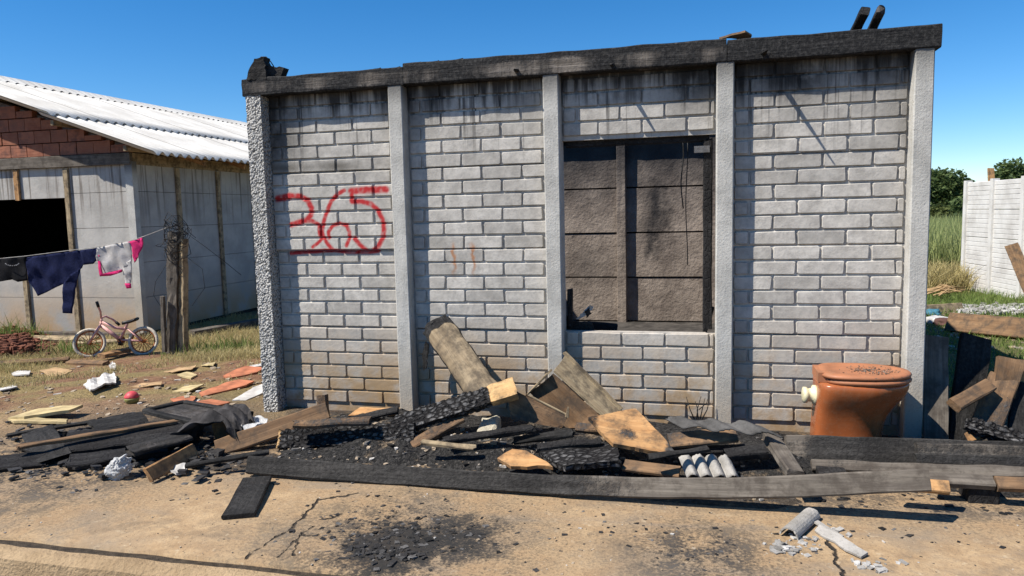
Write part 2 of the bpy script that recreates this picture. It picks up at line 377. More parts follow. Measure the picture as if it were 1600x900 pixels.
# cracked concrete apron, kerb and street
def apron_mat():
    n = NT('sandy concrete'); P0 = n.pos()
    wob = n.new("ShaderNodeTexNoise"); n.put(wob.inputs["Vector"], P0); wob.inputs["Scale"].default_value = 14; wob.inputs["Detail"].default_value = 4
    o1 = n.new("ShaderNodeVectorMath"); o1.operation = 'MULTIPLY_ADD'; n.put(o1.inputs[0], wob.outputs["Color"]); o1.inputs[1].default_value = (.07, .07, 0); n.put(o1.inputs[2], P0)
    o2 = n.new("ShaderNodeVectorMath"); o2.operation = 'ADD'; n.put(o2.inputs[0], o1.outputs[0]); o2.inputs[1].default_value = (-.035, -.035, 0); P = o2.outputs[0]
    a = n.noise(P0, 2.1, 6, .62); b = n.noise(P0, 9, 6, .65); f = n.noise(P0, 75, 4, .75); st = n.noise(n.scl(P0, (.8, 6, 1)), 1., 5, .6)
    c = n.mix(n.step(.3, .7, b), (.285, .19, .105), (.43, .305, .175))
    c = n.mix(n.math('MULTIPLY', n.step(.48, .68, f), .55), c, (.17, .125, .08))
    c = n.mix(n.math('MULTIPLY', n.step(.45, .68, a), .6), c, (.21, .17, .125)); c = n.mix(n.math('MULTIPLY', n.step(.52, .66, n.noise(P0, 4.6, 6, .7)), .5), c, (.15, .115, .08)); c = n.mix(n.math('MULTIPLY', n.step(.6, .7, n.noise(P0, 28, 4, .7)), .5), c, (.46, .37, .25))
    c = n.mix(n.math('MULTIPLY', n.step(.56, .7, st), .45), c, (.21, .18, .145))
    ashy = n.math('MULTIPLY', n.step(.53, .68, n.math('MULTIPLY_ADD', b, .6, n.math('MULTIPLY', a, .4))), n.step(.38, .6, f))
    ar = n.math('MAXIMUM', n.math('MAXIMUM', blob(n, P0, (1.62, -1.75, -.05), .5, .9), blob(n, P0, (2.75, -1.65, -.05), .3, .9)), n.math('MAXIMUM', blob(n, P0, (-.6, -1.2, -.05), .8, .8), n.math('MULTIPLY', n.step(-1.45, -1.0, n.xyz(P0)[1]), .8)))
    c = n.mix(n.math('MULTIPLY', ar, n.step(.40, .58, n.math('MULTIPLY_ADD', b, .55, n.math('MULTIPLY', f, .45)))), c, (.028, .026, .025))
    c = n.mix(n.math('MULTIPLY', ashy, .6), c, (.12, .11, .10))
    sm = n.math('MAXIMUM', blob(n, P, (1.60, -1.80, -.05), .24, .9), n.math('MULTIPLY', blob(n, P, (1.82, -1.68, -.05), .3, .9), .7)); c = n.mix(n.math('MULTIPLY', n.step(.62, .82, n.math('ADD', n.math('MULTIPLY', sm, .55), n.math('MULTIPLY_ADD', b, .45, n.math('MULTIPLY', f, .3)))), .95), c, (.022, .021, .02))
    lines = [[(500, 780), (478, 806), (450, 831), (409, 856), (387, 873)], [(487, 824), (462, 846), (437, 870)], [(466, 845), (462, 870)], [(497, 782), (560, 772)], [(500, 836), (470, 838)], [(497, 812), (530, 806)], [(1268, 800), (1300, 862), (1322, 905)]]
    D = None
    for ln in lines:
        q = [PZ(x, y, -.05) for x, y in ln]
        for i in range(len(q)-1):
            s = seg_dist(n, P, q[i], q[i+1]); D = s if D is None else n.math('MINIMUM', D, s)
    ck = n.step(.010, .002, n.math('ADD', D, n.math('MULTIPLY_ADD', n.noise(P0, 30, 3), .018, -.009)))
    c = n.mix(ck, c, (.03, .024, .018)); n.col(c); n.rough(.93)
    n.bump(n.math('SUBTRACT', n.math('MULTIPLY_ADD', b, .8, n.math('MULTIPLY', f, .7)), n.math('MULTIPLY', ck, 2.)), .005, 1.); return n.m
M['apron'] = apron_mat()
def AZ(x, y): return -.05+.010*mn.noise(Vector((x*1.3, y*1.3, 9)))+.004*mn.noise(Vector((x*6, y*6, 2)))
ax_ = [-9+.1*i for i in range(211)]; ay_ = [-2.035+.06*i for i in range(21)]
edge = lambda x: -2.035+.012*mn.noise(Vector((x*5, 0, 0)))+.006*mn.noise(Vector((x*21, 0, 4)))
av = []
for j, y in enumerate(ay_):
    for x in ax_: av.append((x, edge(x) if j == 0 else y, AZ(x, y)-(.008 if j == 0 else 0)))
for x in ax_: av.append((x, edge(x), -.25))
na = len(ax_); af = [(j*na+i, j*na+i+1, (j+1)*na+i+1, (j+1)*na+i) for j in range(len(ay_)-1) for i in range(na-1)]
b0 = len(ay_)*na; af += [(b0+i, b0+i+1, i+1, i) for i in range(na-1)]
props(mk('concrete_pavement', av, af, M['apron'], origin=(0, 0, 0), smooth=True), kind='structure')
kp = [(-2.068, -.25), (-2.066, -.078), (-2.078, -.06), (-2.115, -.062), (-2.145, -.085), (-2.18, -.25)]
kv = []; kx = [-9+.06*i for i in range(351)]
for x in kx:
    for (y, z) in kp:
        e = mn.noise_vector(Vector((x*6, y*9, z*9)))*.008; kv.append((x, y+e.y, z+e.z))
kf = [(i*6+j+1, i*6+j, (i+1)*6+j, (i+1)*6+j+1) for i in range(len(kx)-1) for j in range(5)]
M['kerb'] = concrete_mat('kerb concrete', (.26, .18, .10), (.39, .28, .165), 60, .012)
props(mk('kerb', kv, kf, M['kerb'], origin=(0, 0, 0)), kind='structure')
M['road'] = concrete_mat('dusty road', (.10, .07, .042), (.19, .13, .075), 60, .02)
rv = [(-300, -300, -.21), (300, -300, -.21), (300, -2.19, -.21), (-300, -2.19, -.21)]
props(mk('road', rv, [(0, 1, 2, 3)], M['road'], origin=(0, -10, -.21)), kind='structure')
M['joint'] = plain_mat('joint dirt', (.05, .038, .026), .95, .5, 40, bump=.01, world=True)

# ================================================================== BURNT HOUSE
M['gap_black'] = plain_mat('soot', (.02, .019, .018), .95, .4, 20, world=True)  # plain black for the sheet behind the rear plates, darkens their gaps
XS = [0, .9603, 1.917, 2.8789, 3.8527]; PW = .092
house = thing('burnt_house', 'roofless burnt white block-patterned concrete house with blackened top beam and red 365 on its front', 'house', (1.93, 2., -.05))
def plate(a, b, mat='wall', dense=False, name='wall_plate'):
    return bev_box(name, a, b, M[mat], house, bev=.004)
GP = [[(140, 163), (175, 150), (215, 141), (270, 143), (318, 168), (343, 215), (338, 258), (315, 285), (280, 298), (218, 318)],
      [(270, 298), (340, 292), (385, 315), (405, 350)], [(412, 398), (385, 425), (350, 455)],
      [(542, 108), (500, 130), (462, 175), (437, 235), (416, 300), (408, 360), (418, 400), (445, 440), (470, 468)], [(388, 340), (395, 395)],
      [(448, 398), (446, 360), (470, 325), (512, 308), (555, 322), (574, 360), (574, 400), (556, 445)],
      [(205, 492), (300, 484), (400, 478), (470, 474), (560, 484), (690, 484), (742, 478)],
      [(586, 112), (660, 106), (730, 103), (796, 102)], [(590, 112), (586, 165)],
      [(590, 176), (650, 176), (705, 190), (748, 228), (776, 285), (786, 345), (776, 400), (752, 448), (715, 478)], [(606, 402), (640, 442), (688, 482)]]
GWD = [.017, .013, .011, .013, .012, .012, .013, .021, .014, .015, .014]
GS = []
for ln, wd in zip(GP, GWD):
    q = [PY(400+x/3.9125, 270+y/3.913, -.01) for x, y in ln]
    GS += [(q[i].x, q[i].z, q[i+1].x, q[i+1].z, wd) for i in range(len(q)-1)]
GS += [(PY(400+140/3.91, 270+160/3.91, 0).x, PY(400+140/3.91, 270+160/3.91, 0).z, PY(400+215/3.91, 270+142/3.91, 0).x, PY(400+215/3.91, 270+142/3.91, 0).z, .021)]
def paint(x, z):
    m = 0
    if z < .93: return 0
    for (ax, az, bx, bz, wd) in GS:
        dx, dz = bx-ax, bz-az; L = dx*dx+dz*dz; h = max(0, min(1, ((x-ax)*dx+(z-az)*dz)/L)) if L else 0
        d = math.hypot(x-ax-dx*h, z-az-dz*h); m = max(m, 1-sst(wd*.5, wd*1.55, d))
    return min(1, m*(1.0+.5*mn.noise(Vector((x*40, 0, z*40))))) if m else 0
RH = .5/6; BH = .0722; BD = .013
brick_cache = {}
def brick_mesh(wd, var):
    key = (round(wd, 3), var)
    if key in brick_cache: return brick_cache[key]
    r_ = random.Random(var*31+int(wd*1000)); V = []; hw, hh = wd/2, BH/2; jx = [r_.uniform(-1, 1)*.0028 for _ in range(8)]; jz = [r_.uniform(-1, 1)*.0022 for _ in range(8)]
    for (ins, d) in ((0, 0), (.001, BD-.003), (.0036, BD)):
        x, z, c = hw-ins, hh-ins, .005; _q = -1
        for (sx, sz) in ((1, 1), (-1, 1), (-1, -1), (1, -1)):
            pr_ = [(x, z-c), (x-c, z)] if sx*sz > 0 else [(x-c, z), (x, z-c)]
            for (px, pz) in pr_: _q += 1; V.append((sx*px+jx[_q]+r_.uniform(-1, 1)*.0008, -d, sz*pz+jz[_q]+r_.uniform(-1, 1)*.0008))
    Fc = [(i*8+j, i*8+(j+1) % 8, (i+1)*8+(j+1) % 8, (i+1)*8+j) for i in range(2) for j in range(8)]+[tuple(16+j for j in range(8))]
    me = bpy.data.meshes.new('brick'); me.from_pydata(V, [], Fc); me.materials.append(M['wall']); me.update()
    bm = bmesh.new(); bm.from_mesh(me); bmesh.ops.recalc_face_normals(bm, faces=bm.faces[:])
    if bm.faces[len(bm.faces)-1].normal.y > 0: bmesh.ops.reverse_faces(bm, faces=bm.faces[:])
    bm.to_mesh(me); bm.free(); brick_cache[key] = me; return me
def dense_brick(cx, cz, wd):
    nx_, nz_ = max(4, int(wd/.005)), 15; V = []; pa = []
    for j in range(nz_+1):
        for i in range(nx_+1):
            x = -wd/2+wd*i/nx_; z = -BH/2+BH*j/nz_; e = min(wd/2-abs(x), BH/2-abs(z))
            V.append((x, -BD*sst(-.001, .004, e), z)); pa.append(paint(cx+x, cz+z))
    Fc = [(j*(nx_+1)+i, j*(nx_+1)+i+1, (j+1)*(nx_+1)+i+1, (j+1)*(nx_+1)+i) for j in range(nz_) for i in range(nx_)]
    return V, Fc, pa
bricks = []
def front_plate(bay, z0, z1, rows0, dep=0.):
    x0 = XS[bay]+.03; x1 = XS[bay+1]-.03; pnt = bay == 0 and z0 in (.5, 1.0)
    if pnt:
        V = []; pa = []; a, b = 180, 104
        for j in range(b+1):
            for i in range(a+1): x = x0+(x1-x0)*i/a; z = z0+.002+(z1-z0-.004)*j/b; V.append((x, dep, z)); pa.append(paint(x, z))
        Fc = [(j*(a+1)+i, j*(a+1)+i+1, (j+1)*(a+1)+i+1, (j+1)*(a+1)+i) for j in range(b) for i in range(a)]
        bx, bf = box_data((x0, dep+.001, z0+.002), (x1, dep+.05, z1-.002)); k = len(V); V += bx; pa += [0]*8; Fc += [tuple(i+k for i in q) for q in bf]
        p = mk('wall_plate', V, Fc, M['wallp'], house, attrs={'paint': pa})
    else: p = plate((x0, dep, z0+.002 if z0 > 0 else -.12), (x1, dep+.05, z1-.002))
    xl = XS[bay]+PW/2+.004; xr = XS[bay+1]-PW/2-.004; z = rows0; r = round(rows0/RH)
    while z+RH < z1+.012:
        j0 = xl+(.085 if (r+bay) % 2 else .21)
        cuts = [xl]+[j0+.25*k for k in range(-1, 5) if xl+.02 < j0+.25*k < xr-.02]+[xr]
        for a, b in zip(cuts[:-1], cuts[1:]):
            wd = b-a-.011
            if wd > .012: bricks.append((wd*(1+.05*bay), p, pnt, (a+b)/2+rng.uniform(-.0015, .0015), z+RH/2+rng.uniform(-.0015, .0015), wd, dep))
        z += RH; r += 1
for bay in range(4):
    for k in range(4):
        dep = (.0, .004, -.004, .002)[(k+bay) % 4] + (.012 if bay == 0 and k < 2 else 0)
        if bay == 2:
            if k == 0: front_plate(bay, 0, .5, 0, dep)
            if k == 3: front_plate(bay, 1.622, 2., 1.645, 0)
        else: front_plate(bay, .5*k, .5*k+.5, .5*k, dep)
bricks.sort(key=lambda b: -b[0])
SV, SF, SP = [], [], []
for i, (_, p, pnt, cx, cz, wd, dep) in enumerate(bricks):
    if i < 300:
        if pnt:
            V, Fc, pa = dense_brick(cx, cz, wd); mk('brick', V, Fc, M['wallp'], p, MW=Matrix.Translation((cx, dep+.0005, cz)), attrs={'paint': pa})
        else: link('brick', brick_mesh(round(wd, 2) if wd < .23 else .239, rng.randrange(10)), p, Matrix.Translation((cx, dep+.0005, cz)))
    else:
        V, Fc, pa = dense_brick(cx, cz, wd) if pnt else ([tuple(v.co) for v in brick_mesh(round(wd, 2), 1).vertices], [tuple(f.vertices) for f in brick_mesh(round(wd, 2), 1).polygons], None)
        b = len(SV); SV += [(cx+v[0], dep+.0005+v[1], cz+v[2]) for v in V]; SF += [tuple(k+b for k in q) for q in Fc]; SP += pa if pa else [0]*len(V)
props(mk('end_bricks', SV, SF, M['wallp'], house, attrs={'paint': SP}), kind='stuff')
# posts of the front; the left one is coarse exposed aggregate
for i, x in enumerate(XS):
    if i == 0:
        bm = bmesh.new(); v, f = box_data((x-.055, -.094, -.14), (x+.05, .06, 2.0)); vs = [bm.verts.new(p) for p in v]
        for q in f: bm.faces.new([vs[k] for k in q])
        for ax, lo, hi, m in ((2, -.14, 2., 190), (0, x-.055, x+.05, 10), (1, -.055, .06, 10)):
            for k in range(1, m):
                co = [0, 0, 0]; no = [0, 0, 0]; co[ax] = lo+(hi-lo)*k/m; no[ax] = 1
                bmesh.ops.bisect_plane(bm, geom=bm.verts[:]+bm.edges[:]+bm.faces[:], plane_co=co, plane_no=no)
        bm.normal_update(); bm.verts.index_update()
        V = [p.co+p.normal*(.004*(mn.noise(p.co*70)+.7*mn.noise(p.co*130))) for p in bm.verts]; Fc = [[p.index for p in q.verts] for q in bm.faces]; bm.free()
        o = mk('post', V, Fc, M['pebble'], house); o['label'] = 'rough pebbly corner post'
    else: bev_box('post', (x-PW/2, -.092, -.10), (x+PW/2, .05, 2.0), M['post'], house, bev=.006, cuts=7, jit=.002)
# ring beam in three charred lengths
def bch(u, v): return .36+.3*math.sin(u*9+1)
for k, (xa, xb, chf, dz, hh) in enumerate(((-.075, 1.02, lambda u, v: .30+.35*abs(u-.45)+(.5 if u > .85 else 0), 0, .108), (1.022, 2.885, lambda u, v: .40+.2*math.sin(u*13)+(.3 if u < .3 or u > .9 else 0), .003, .125), (2.888, 3.925, lambda u, v: .35+1.2*u, .002, .118))):
    board('ring_beam', None, None, (xa, -.018, 1.99+dz+hh/2), (xb, -.018, 1.99+dz+hh/2), hh, .16, (0, -1, 0), 'beam', char=chf, seg=120, jit=.004, parent=house, seed=k)
board('ring_beam', None, None, (0, .06, 2.06), (0, 4.0, 2.06), .11, .11, (1, 0, 0), 'wood_grey', char=.8, seg=30, jit=.007, parent=house)
board('ring_beam', None, None, (XS[4], .06, 2.06), (XS[4], 4.0, 2.06), .11, .11, (1, 0, 0), 'wood_grey', char=.9, seg=30, jit=.007, parent=house)
# rear and side walls seen through the window
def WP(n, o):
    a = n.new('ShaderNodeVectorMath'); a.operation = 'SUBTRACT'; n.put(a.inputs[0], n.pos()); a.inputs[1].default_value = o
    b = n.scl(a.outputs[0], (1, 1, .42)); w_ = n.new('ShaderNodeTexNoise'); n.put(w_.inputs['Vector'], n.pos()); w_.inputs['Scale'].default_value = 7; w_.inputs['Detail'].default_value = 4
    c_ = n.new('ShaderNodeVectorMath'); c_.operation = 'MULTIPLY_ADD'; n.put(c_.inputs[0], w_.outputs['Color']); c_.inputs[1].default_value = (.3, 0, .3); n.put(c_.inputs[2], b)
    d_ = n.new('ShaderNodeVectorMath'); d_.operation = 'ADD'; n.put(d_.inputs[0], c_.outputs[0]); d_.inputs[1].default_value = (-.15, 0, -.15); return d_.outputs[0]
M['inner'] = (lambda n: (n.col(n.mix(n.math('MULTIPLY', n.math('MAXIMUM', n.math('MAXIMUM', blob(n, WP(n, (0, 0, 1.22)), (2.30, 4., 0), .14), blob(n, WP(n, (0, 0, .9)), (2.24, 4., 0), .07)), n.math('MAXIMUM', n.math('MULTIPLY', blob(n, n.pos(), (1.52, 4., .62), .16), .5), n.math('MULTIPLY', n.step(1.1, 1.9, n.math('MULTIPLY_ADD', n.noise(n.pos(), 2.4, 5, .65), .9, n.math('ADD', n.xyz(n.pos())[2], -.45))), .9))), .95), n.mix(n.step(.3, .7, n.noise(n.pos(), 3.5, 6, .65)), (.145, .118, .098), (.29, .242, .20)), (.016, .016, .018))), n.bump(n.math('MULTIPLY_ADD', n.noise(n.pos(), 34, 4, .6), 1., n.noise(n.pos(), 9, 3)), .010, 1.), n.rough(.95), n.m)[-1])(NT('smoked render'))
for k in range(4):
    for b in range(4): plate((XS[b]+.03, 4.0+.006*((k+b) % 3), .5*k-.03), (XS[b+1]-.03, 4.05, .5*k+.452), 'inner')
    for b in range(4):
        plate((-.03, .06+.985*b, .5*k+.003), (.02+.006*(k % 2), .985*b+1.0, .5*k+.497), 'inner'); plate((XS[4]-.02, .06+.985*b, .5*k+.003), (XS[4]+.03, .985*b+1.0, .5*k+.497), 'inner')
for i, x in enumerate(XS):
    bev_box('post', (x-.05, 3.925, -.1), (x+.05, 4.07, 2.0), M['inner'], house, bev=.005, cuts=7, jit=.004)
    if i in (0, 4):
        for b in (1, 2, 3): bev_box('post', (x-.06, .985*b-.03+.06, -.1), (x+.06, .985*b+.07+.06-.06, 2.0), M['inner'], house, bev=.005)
board('ring_beam', None, None, (-.07, 3.985, 2.065), (3.92, 3.985, 2.065), .13, .16, (0, -1, 0), 'wood_grey', char=1, seg=40, jit=.007, parent=house)
bev_box('gap_backing', (.03, 4.051, -.1), (XS[4]-.03, 4.07, 2.02), M['gap_black'], house, bev=0)  # added black sheet so the gaps between the rear plates read dark
M['soot_floor'] = plain_mat('sooty floor', (.05, .045, .04), .95, .5, 9, world=True, bump=.01)
bev_box('floor_slab', (.04, .07, -.2), (XS[4]-.04, 3.98, -.04), M['soot_floor'], house, bev=0)
# burnt window lining
W = [('window_jamb', (2.79, .035, .52), (2.79, .035, 1.61), .05), ('window_jamb', (1.985, .06, .52), (1.985, .06, .75), .03)]
for nm, A, B, wd in W: board(nm, None, None, A, B, wd, .04, (0, -1, 0), 'wood_char', char=.75, parent=house, jit=.004, rag=(0, .02))
board('window_head', None, None, (1.98, .045, 1.612), (2.80, .045, 1.612), .025, .05, (0, 0, 1), 'wood_char', char=1, parent=house)
bev_box('hinge', (2.715, .0, 1.525), (2.80, .012, 1.562), plain_mat('rusted steel', (.16, .15, .14), .5, .4, 30, metal=.6), house, bev=.002)
tubes('loose_wire', [([PY(1066+2*math.sin(k*.9), 214+k*14, .35) for k in range(9)], .004), ([PY(1073+1.5*math.sin(k*.7+1), 214+k*20, .3) for k in range(11)], .003)], plain_mat('burnt wire', (.02, .02, .02), .6), house, seg=5)
for (xa, za, dx, dz, ln) in ((3.07, 2.03, .01, -.02, .17), (1.72, 2.03, .01, -.01, .10), (2.27, 2.03, 0, -.02, .08)):
    board('beam_splinter', None, None, (xa, -.07, za), (xa+dx, -.09-ln, za+dz), .035, .02, (0, 0, 1), 'char_smooth', char=1, parent=house, taper=(1, .15))
# what is left of the roof
board('rafter_stub', None, None, PY(1330, 60, .55), PY(1352, 17, .30), .05, .05, (0, -1, 0), 'char_smooth', char=1, parent=house)
board('rafter_stub', None, None, PY(1355, 62, .55), PY(1378, 13, .30), .045, .045, (0, -1, 0), 'char_smooth', char=lambda u, v: 1.2-.75*u, parent=house, rag=(0, .03))
M['black'] = plain_mat('soot black', (.016, .015, .015), .7, .4, 20, bump=.006)
chunk = thing('charred_roof_chunk', 'charred wood chunk with a wire loop on the left end of the top beam', 'wood chunk', (.06, .02, 2.112))
slab('block', None, None, [PY(394, 128, -.03), PY(406, 95, -.03), PY(421, 92, -.03), PY(425, 126, -.03)], .07, 'char_smooth', parent=chunk, char=1, jit=.008, sub=.02)
slab('wing', None, None, [PY(418, 127, 0), PY(422, 103, 0), PY(449, 109, 0), PY(446, 125, 0)], .06, 'char_smooth', parent=chunk, char=1, jit=.008, sub=.02)
tubes('wire_loop', [([PY(x, y, .0) for x, y in ((394, 119), (395, 108), (400, 97), (408, 89), (416, 89), (422, 95), (428, 104))], .0035)], M['black'], chunk, seg=5)
slab('roof_scrap', 'rust-dark scrap lying on the top beam above the window', 'scrap', [PY(1124, 61, .0), PY(1163, 51, -.02), PY(1174, 56, .02), PY(1172, 61, .05)], .012, 'wood_brown', char=.35, sub=.03)
for k, (x, y, wd) in enumerate(((620, 104, 14), (655, 103, 8), (712, 96, 26), (766, 93, 12), (592, 108, 10), (683, 100, 9))):
    c = Vector((PY(x, y, 0).x, 0, 2.104 if x < 630 else 2.121)); slab('beam_crumb', None, None, [c+Vector((-wd/500, -.02, -.006)), c+Vector((wd/500, -.025, -.004)), c+Vector((wd/560, .02, -.004)), c+Vector((-wd/600, .025, -.006))], .016, 'char_smooth', parent=house, char=1, jit=.006, sub=.015)

# ================================================================== NEIGHBOUR HOUSE ON THE LEFT
nh = thing('concrete_panel_house', 'grey concrete panel house with white corrugated roof and brick gable beyond the clothes line', 'house', (-7.5, 6.5, -.42))
NX, NY, NZ = -4.9, 4.45, -.42
def panel_mat():
    n = NT('stained concrete panel'); P = n.pos(); z = n.xyz(P)[2]
    a = n.noise(P, 2.5, 5, .6); f = n.noise(P, 30, 4, .7); st = n.noise(n.scl(P, (15, 15, .55)), 1., 4, .6)
    c = n.mix(n.step(.3, .7, a), (.32, .305, .28), (.45, .43, .395)); c = n.mix(n.math('MULTIPLY', n.step(.5, .8, f), .3), c, (.25, .24, .22))
    c = n.mix(n.math('MULTIPLY', n.step(.5, .68, st), n.step(.9, 1.9, z)), c, (.14, .12, .10))
    c = n.mix(n.math('MULTIPLY', n.step(.55, -.45, z), n.step(.25, .6, a)), c, (.36, .24, .13))
    n.col(c); n.bump(n.math('ADD', f, a), .004); return n.m
M['panel'] = panel_mat()
FX = [-4.9, -6.0, -6.88, -7.85, -8.8, -9.8, -10.7, -11.6]
for b in range(7):
    for k in range(5):
        z0 = NZ+.06+.5*k; z1 = min(z0+.494, 2.02)
        if b in (1, 2) and k in (2, 3, 4): continue
        if b in (1, 2) and k == 1: z1 = .38+.16
        bev_box('wall_panel', (FX[b+1]+.01, NY, z0), (FX[b]-.01, NY+.05, z1), M['panel'], nh, bev=.006)
bev_box('wall_panel', (FX[3]+.01, NY, 1.58), (FX[2]-.01, NY+.05, 2.02), M['panel'], nh, bev=.006); bev_box('wall_panel', (FX[2]+.01, NY, 1.58), (FX[1]-.01, NY+.05, 2.02), M['panel'], nh, bev=.006)
SY = [NY+.05, 5.35, 6.32, 7.3, 8.3, 9.3, 10.3, 11.3, 12.3]
for b in range(8):
    for k in range(5): bev_box('wall_panel', (NX-.05, SY[b]+.01, NZ+.06+.5*k), (NX, SY[b+1]-.01, min(NZ+.554+.5*k, 2.02)), M['panel'], nh, bev=.006)
bev_box('wall_panel', (FX[-1], NY+.05, NZ), (FX[-1]+.05, 12.3, 2.02), M['panel'], nh, bev=0); bev_box('wall_panel', (FX[-1], 12.25, NZ), (NX, 12.3, 2.02), M['panel'], nh, bev=0)
bev_box('corner_post', (NX-.09, NY-.035, NZ-.05), (NX+.03, NY+.06, 2.05), M['post'], nh, bev=.006)
for x in FX[1:]:
    lo = NZ-.02
    if x == FX[2]:
        board('batten', None, None, (x, NY-.02, lo), (x, NY-.02, .54), .085, .035, (0, -1, 0), 'wood_pale', parent=nh); lo = 1.56
    board('batten', None, None, (x, NY-.02, lo), (x, NY-.02, 2.0), .085, .035, (0, -1, 0), 'wood_pale' if x > -6.5 else 'wood_tan', parent=nh)
for y in SY[1:]: board('batten', None, None, (NX+.02, y, NZ+.05), (NX+.02, y, 2.0), .085, .035, (1, 0, 0), 'wood_pale', parent=nh, char=.1)
board('wall_beam', None, None, (NX+.02, NY-.025, 2.09), (FX[-1], NY-.025, 2.09), .16, .06, (0, -1, 0), 'wood_grey', parent=nh, jit=.004)
board('wall_beam', None, None, (NX-.02, NY, 2.09), (NX-.02, 12.3, 2.09), .16, .06, (1, 0, 0), 'wood_pale', parent=nh, jit=.004, char=.12)
board('sill_beam', None, None, (NX+.03, NY-.07, NZ+.02), (FX[4], NY-.07, NZ+.02), .09, .09, (0, -1, 0), 'wood_grey', parent=nh)
# shade-black room behind the opening, its shade put into the near-black lining colour
M['room'] = plain_mat('shade-black room', (.03, .028, .026), .95, .3, 4, world=True)
v, f = box_data((FX[-1]+.06, NY+.06, NZ), (NX-.06, 12.2, 2.25)); mk('room_shade_lining', v, [q[::-1] for q in f if q != (2, 3, 7, 6) or True][:2]+[f[4][::-1], f[3][::-1], f[5][::-1]], M['room'], nh)
# roof
RS = (3.56-2.1)/4.26
def roof_z(x): return 2.1+(-4.2-x)*RS if x > -8.46 else 3.56-(-8.46-x)*RS
M['clay'] = (lambda n: (n.col(n.mix(n.step(.35, .7, n.noise(n.obj(), 9, 5, .65)), n.mix(n.rand(), (.20, .07, .04), (.33, .13, .075)), n.mix(n.rand(), (.34, .14, .08), (.13, .06, .045)))), n.bump(n.noise(n.scl(n.obj(), (4, 40, 40)), 1., 4), .006), n.m)[-1])(NT('hollow clay block'))
M['mortar'] = plain_mat('rough mortar', (.2, .15, .12), .95, .35, 14, world=True, bump=.01)
gv_ = [(NX-.1, NY+.06, 2.17), (-11.6, NY+.06, 2.17), (-11.6, NY+.06, roof_z(-11.6)-.1), (-8.46, NY+.06, 3.44), (NX-.1, NY+.06, roof_z(NX-.1)-.1)]
mk('gable_mortar', gv_+[(x, y+.12, z) for x, y, z in gv_], [(0, 1, 2, 3, 4), (9, 8, 7, 6, 5)]+[(i, (i+1) % 5+0, (i+1) % 5+5, i+5) for i in range(5)], M['mortar'], nh)
r = 0; z = 2.18
while z < 3.4:
    x = NX-.02-(.14 if r % 2 else 0)
    while x > -8.3:
        L = min(.275, 9)
        top = roof_z(x)-.06
        h = min(.172, top-z)
        if h > .06:
            v, f = box_data((x-L, NY-.015-rng.uniform(0, .012), z), (x, NY+.1, z+h)); bz = roof_z(x)-.05
            bev_box('clay_block', (x-L, NY-.015-rng.uniform(0, .012), z), (x, NY+.075, z+h), M['clay'], nh, bev=.005)
        x -= L+.014
    z += .186; r += 1
def roof_mat():
    n = NT('sun bleached fibre cement'); P = n.pos(); a = n.noise(P, 1.6, 5, .6); s = n.noise(n.scl(P, (1.2, 9, 1)), 1., 4, .6)
    c = n.mix(n.step(.3, .7, a), (.48, .46, .42), (.63, .61, .565)); c = n.mix(n.math('MULTIPLY', n.step(.52, .75, s), .45), c, (.36, .33, .28)); n.col(c); n.rough(.8); n.bump(n.noise(P, 40, 4), .003); return n.m
M['roof'] = roof_mat()
PITCHW = .177
def roof_sheet(xa, xb, y0, y1, lift):
    ny_ = int((y1-y0)/PITCHW*10); V = []; Fc = []
    for t_ in (0, .008):
        for i in range(7):
            x = xa+(xb-xa)*i/6
            for j in range(ny_+1):
                y = y0+(y1-y0)*j/ny_; V.append((x, y, roof_z(x)+lift+.026*math.cos(2*math.pi*(y-4.05)/PITCHW)-t_))
    m = ny_+1
    for l in (0, 1):
        b = l*7*m
        for i in range(6):
            for j in range(ny_): q = (b+i*m+j, b+i*m+j+1, b+(i+1)*m+j+1, b+(i+1)*m+j); Fc.append(q if l else q[::-1])
    for j in range(ny_): Fc += [(j, j+1, 7*m+j+1, 7*m+j), (6*m+j+1, 6*m+j, 13*m+j, 13*m+j+1)]
    return mk('roof_sheet', V, Fc, M['roof'], nh, smooth=True)
y = 4.05
while y < 12.6:
    y1 = y+PITCHW*6
    roof_sheet(-4.2, -6.02, y, y1, .012+.004*(int(y) % 2)); roof_sheet(-5.85, -8.5, y, y1, .045+.004*(int(y) % 2)); roof_sheet(-8.42, -12.3, y, y1, .03)
    cv = []; m = 60
    for side in (-1, 1):
        for j in range(m+1): cv.append((-8.46+side*.26, y+(y1-y)*j/m, 3.55-.085+.068+.02*math.cos(2*math.pi*((y1-y)*j/m)/PITCHW)))
        if side < 0:
            for j in range(m+1): cv.append((-8.46, y+(y1-y)*j/m, 3.675))
    mk('ridge_cap', cv, [(a*(m+1)+j, a*(m+1)+j+1, (a+1)*(m+1)+j+1, (a+1)*(m+1)+j) for a in (0, 1) for j in range(m)], M['roof'], nh)
    y = y1
for x in (-4.7, -5.85, -7.2): board('purlin', None, None, (x, 4.12, roof_z(x)-.075), (x, 12.4, roof_z(x)-.075), .07, .05, (1, 0, 0), 'wood_pale', parent=nh)
for yy in (5.3, 6.3, 7.3): board('rafter_end', None, None, (-4.35, yy, roof_z(-4.35)-.1), (-5.3, yy, roof_z(-5.3)-.1), .08, .04, (0, 1, 0), 'wood_tan', parent=nh)

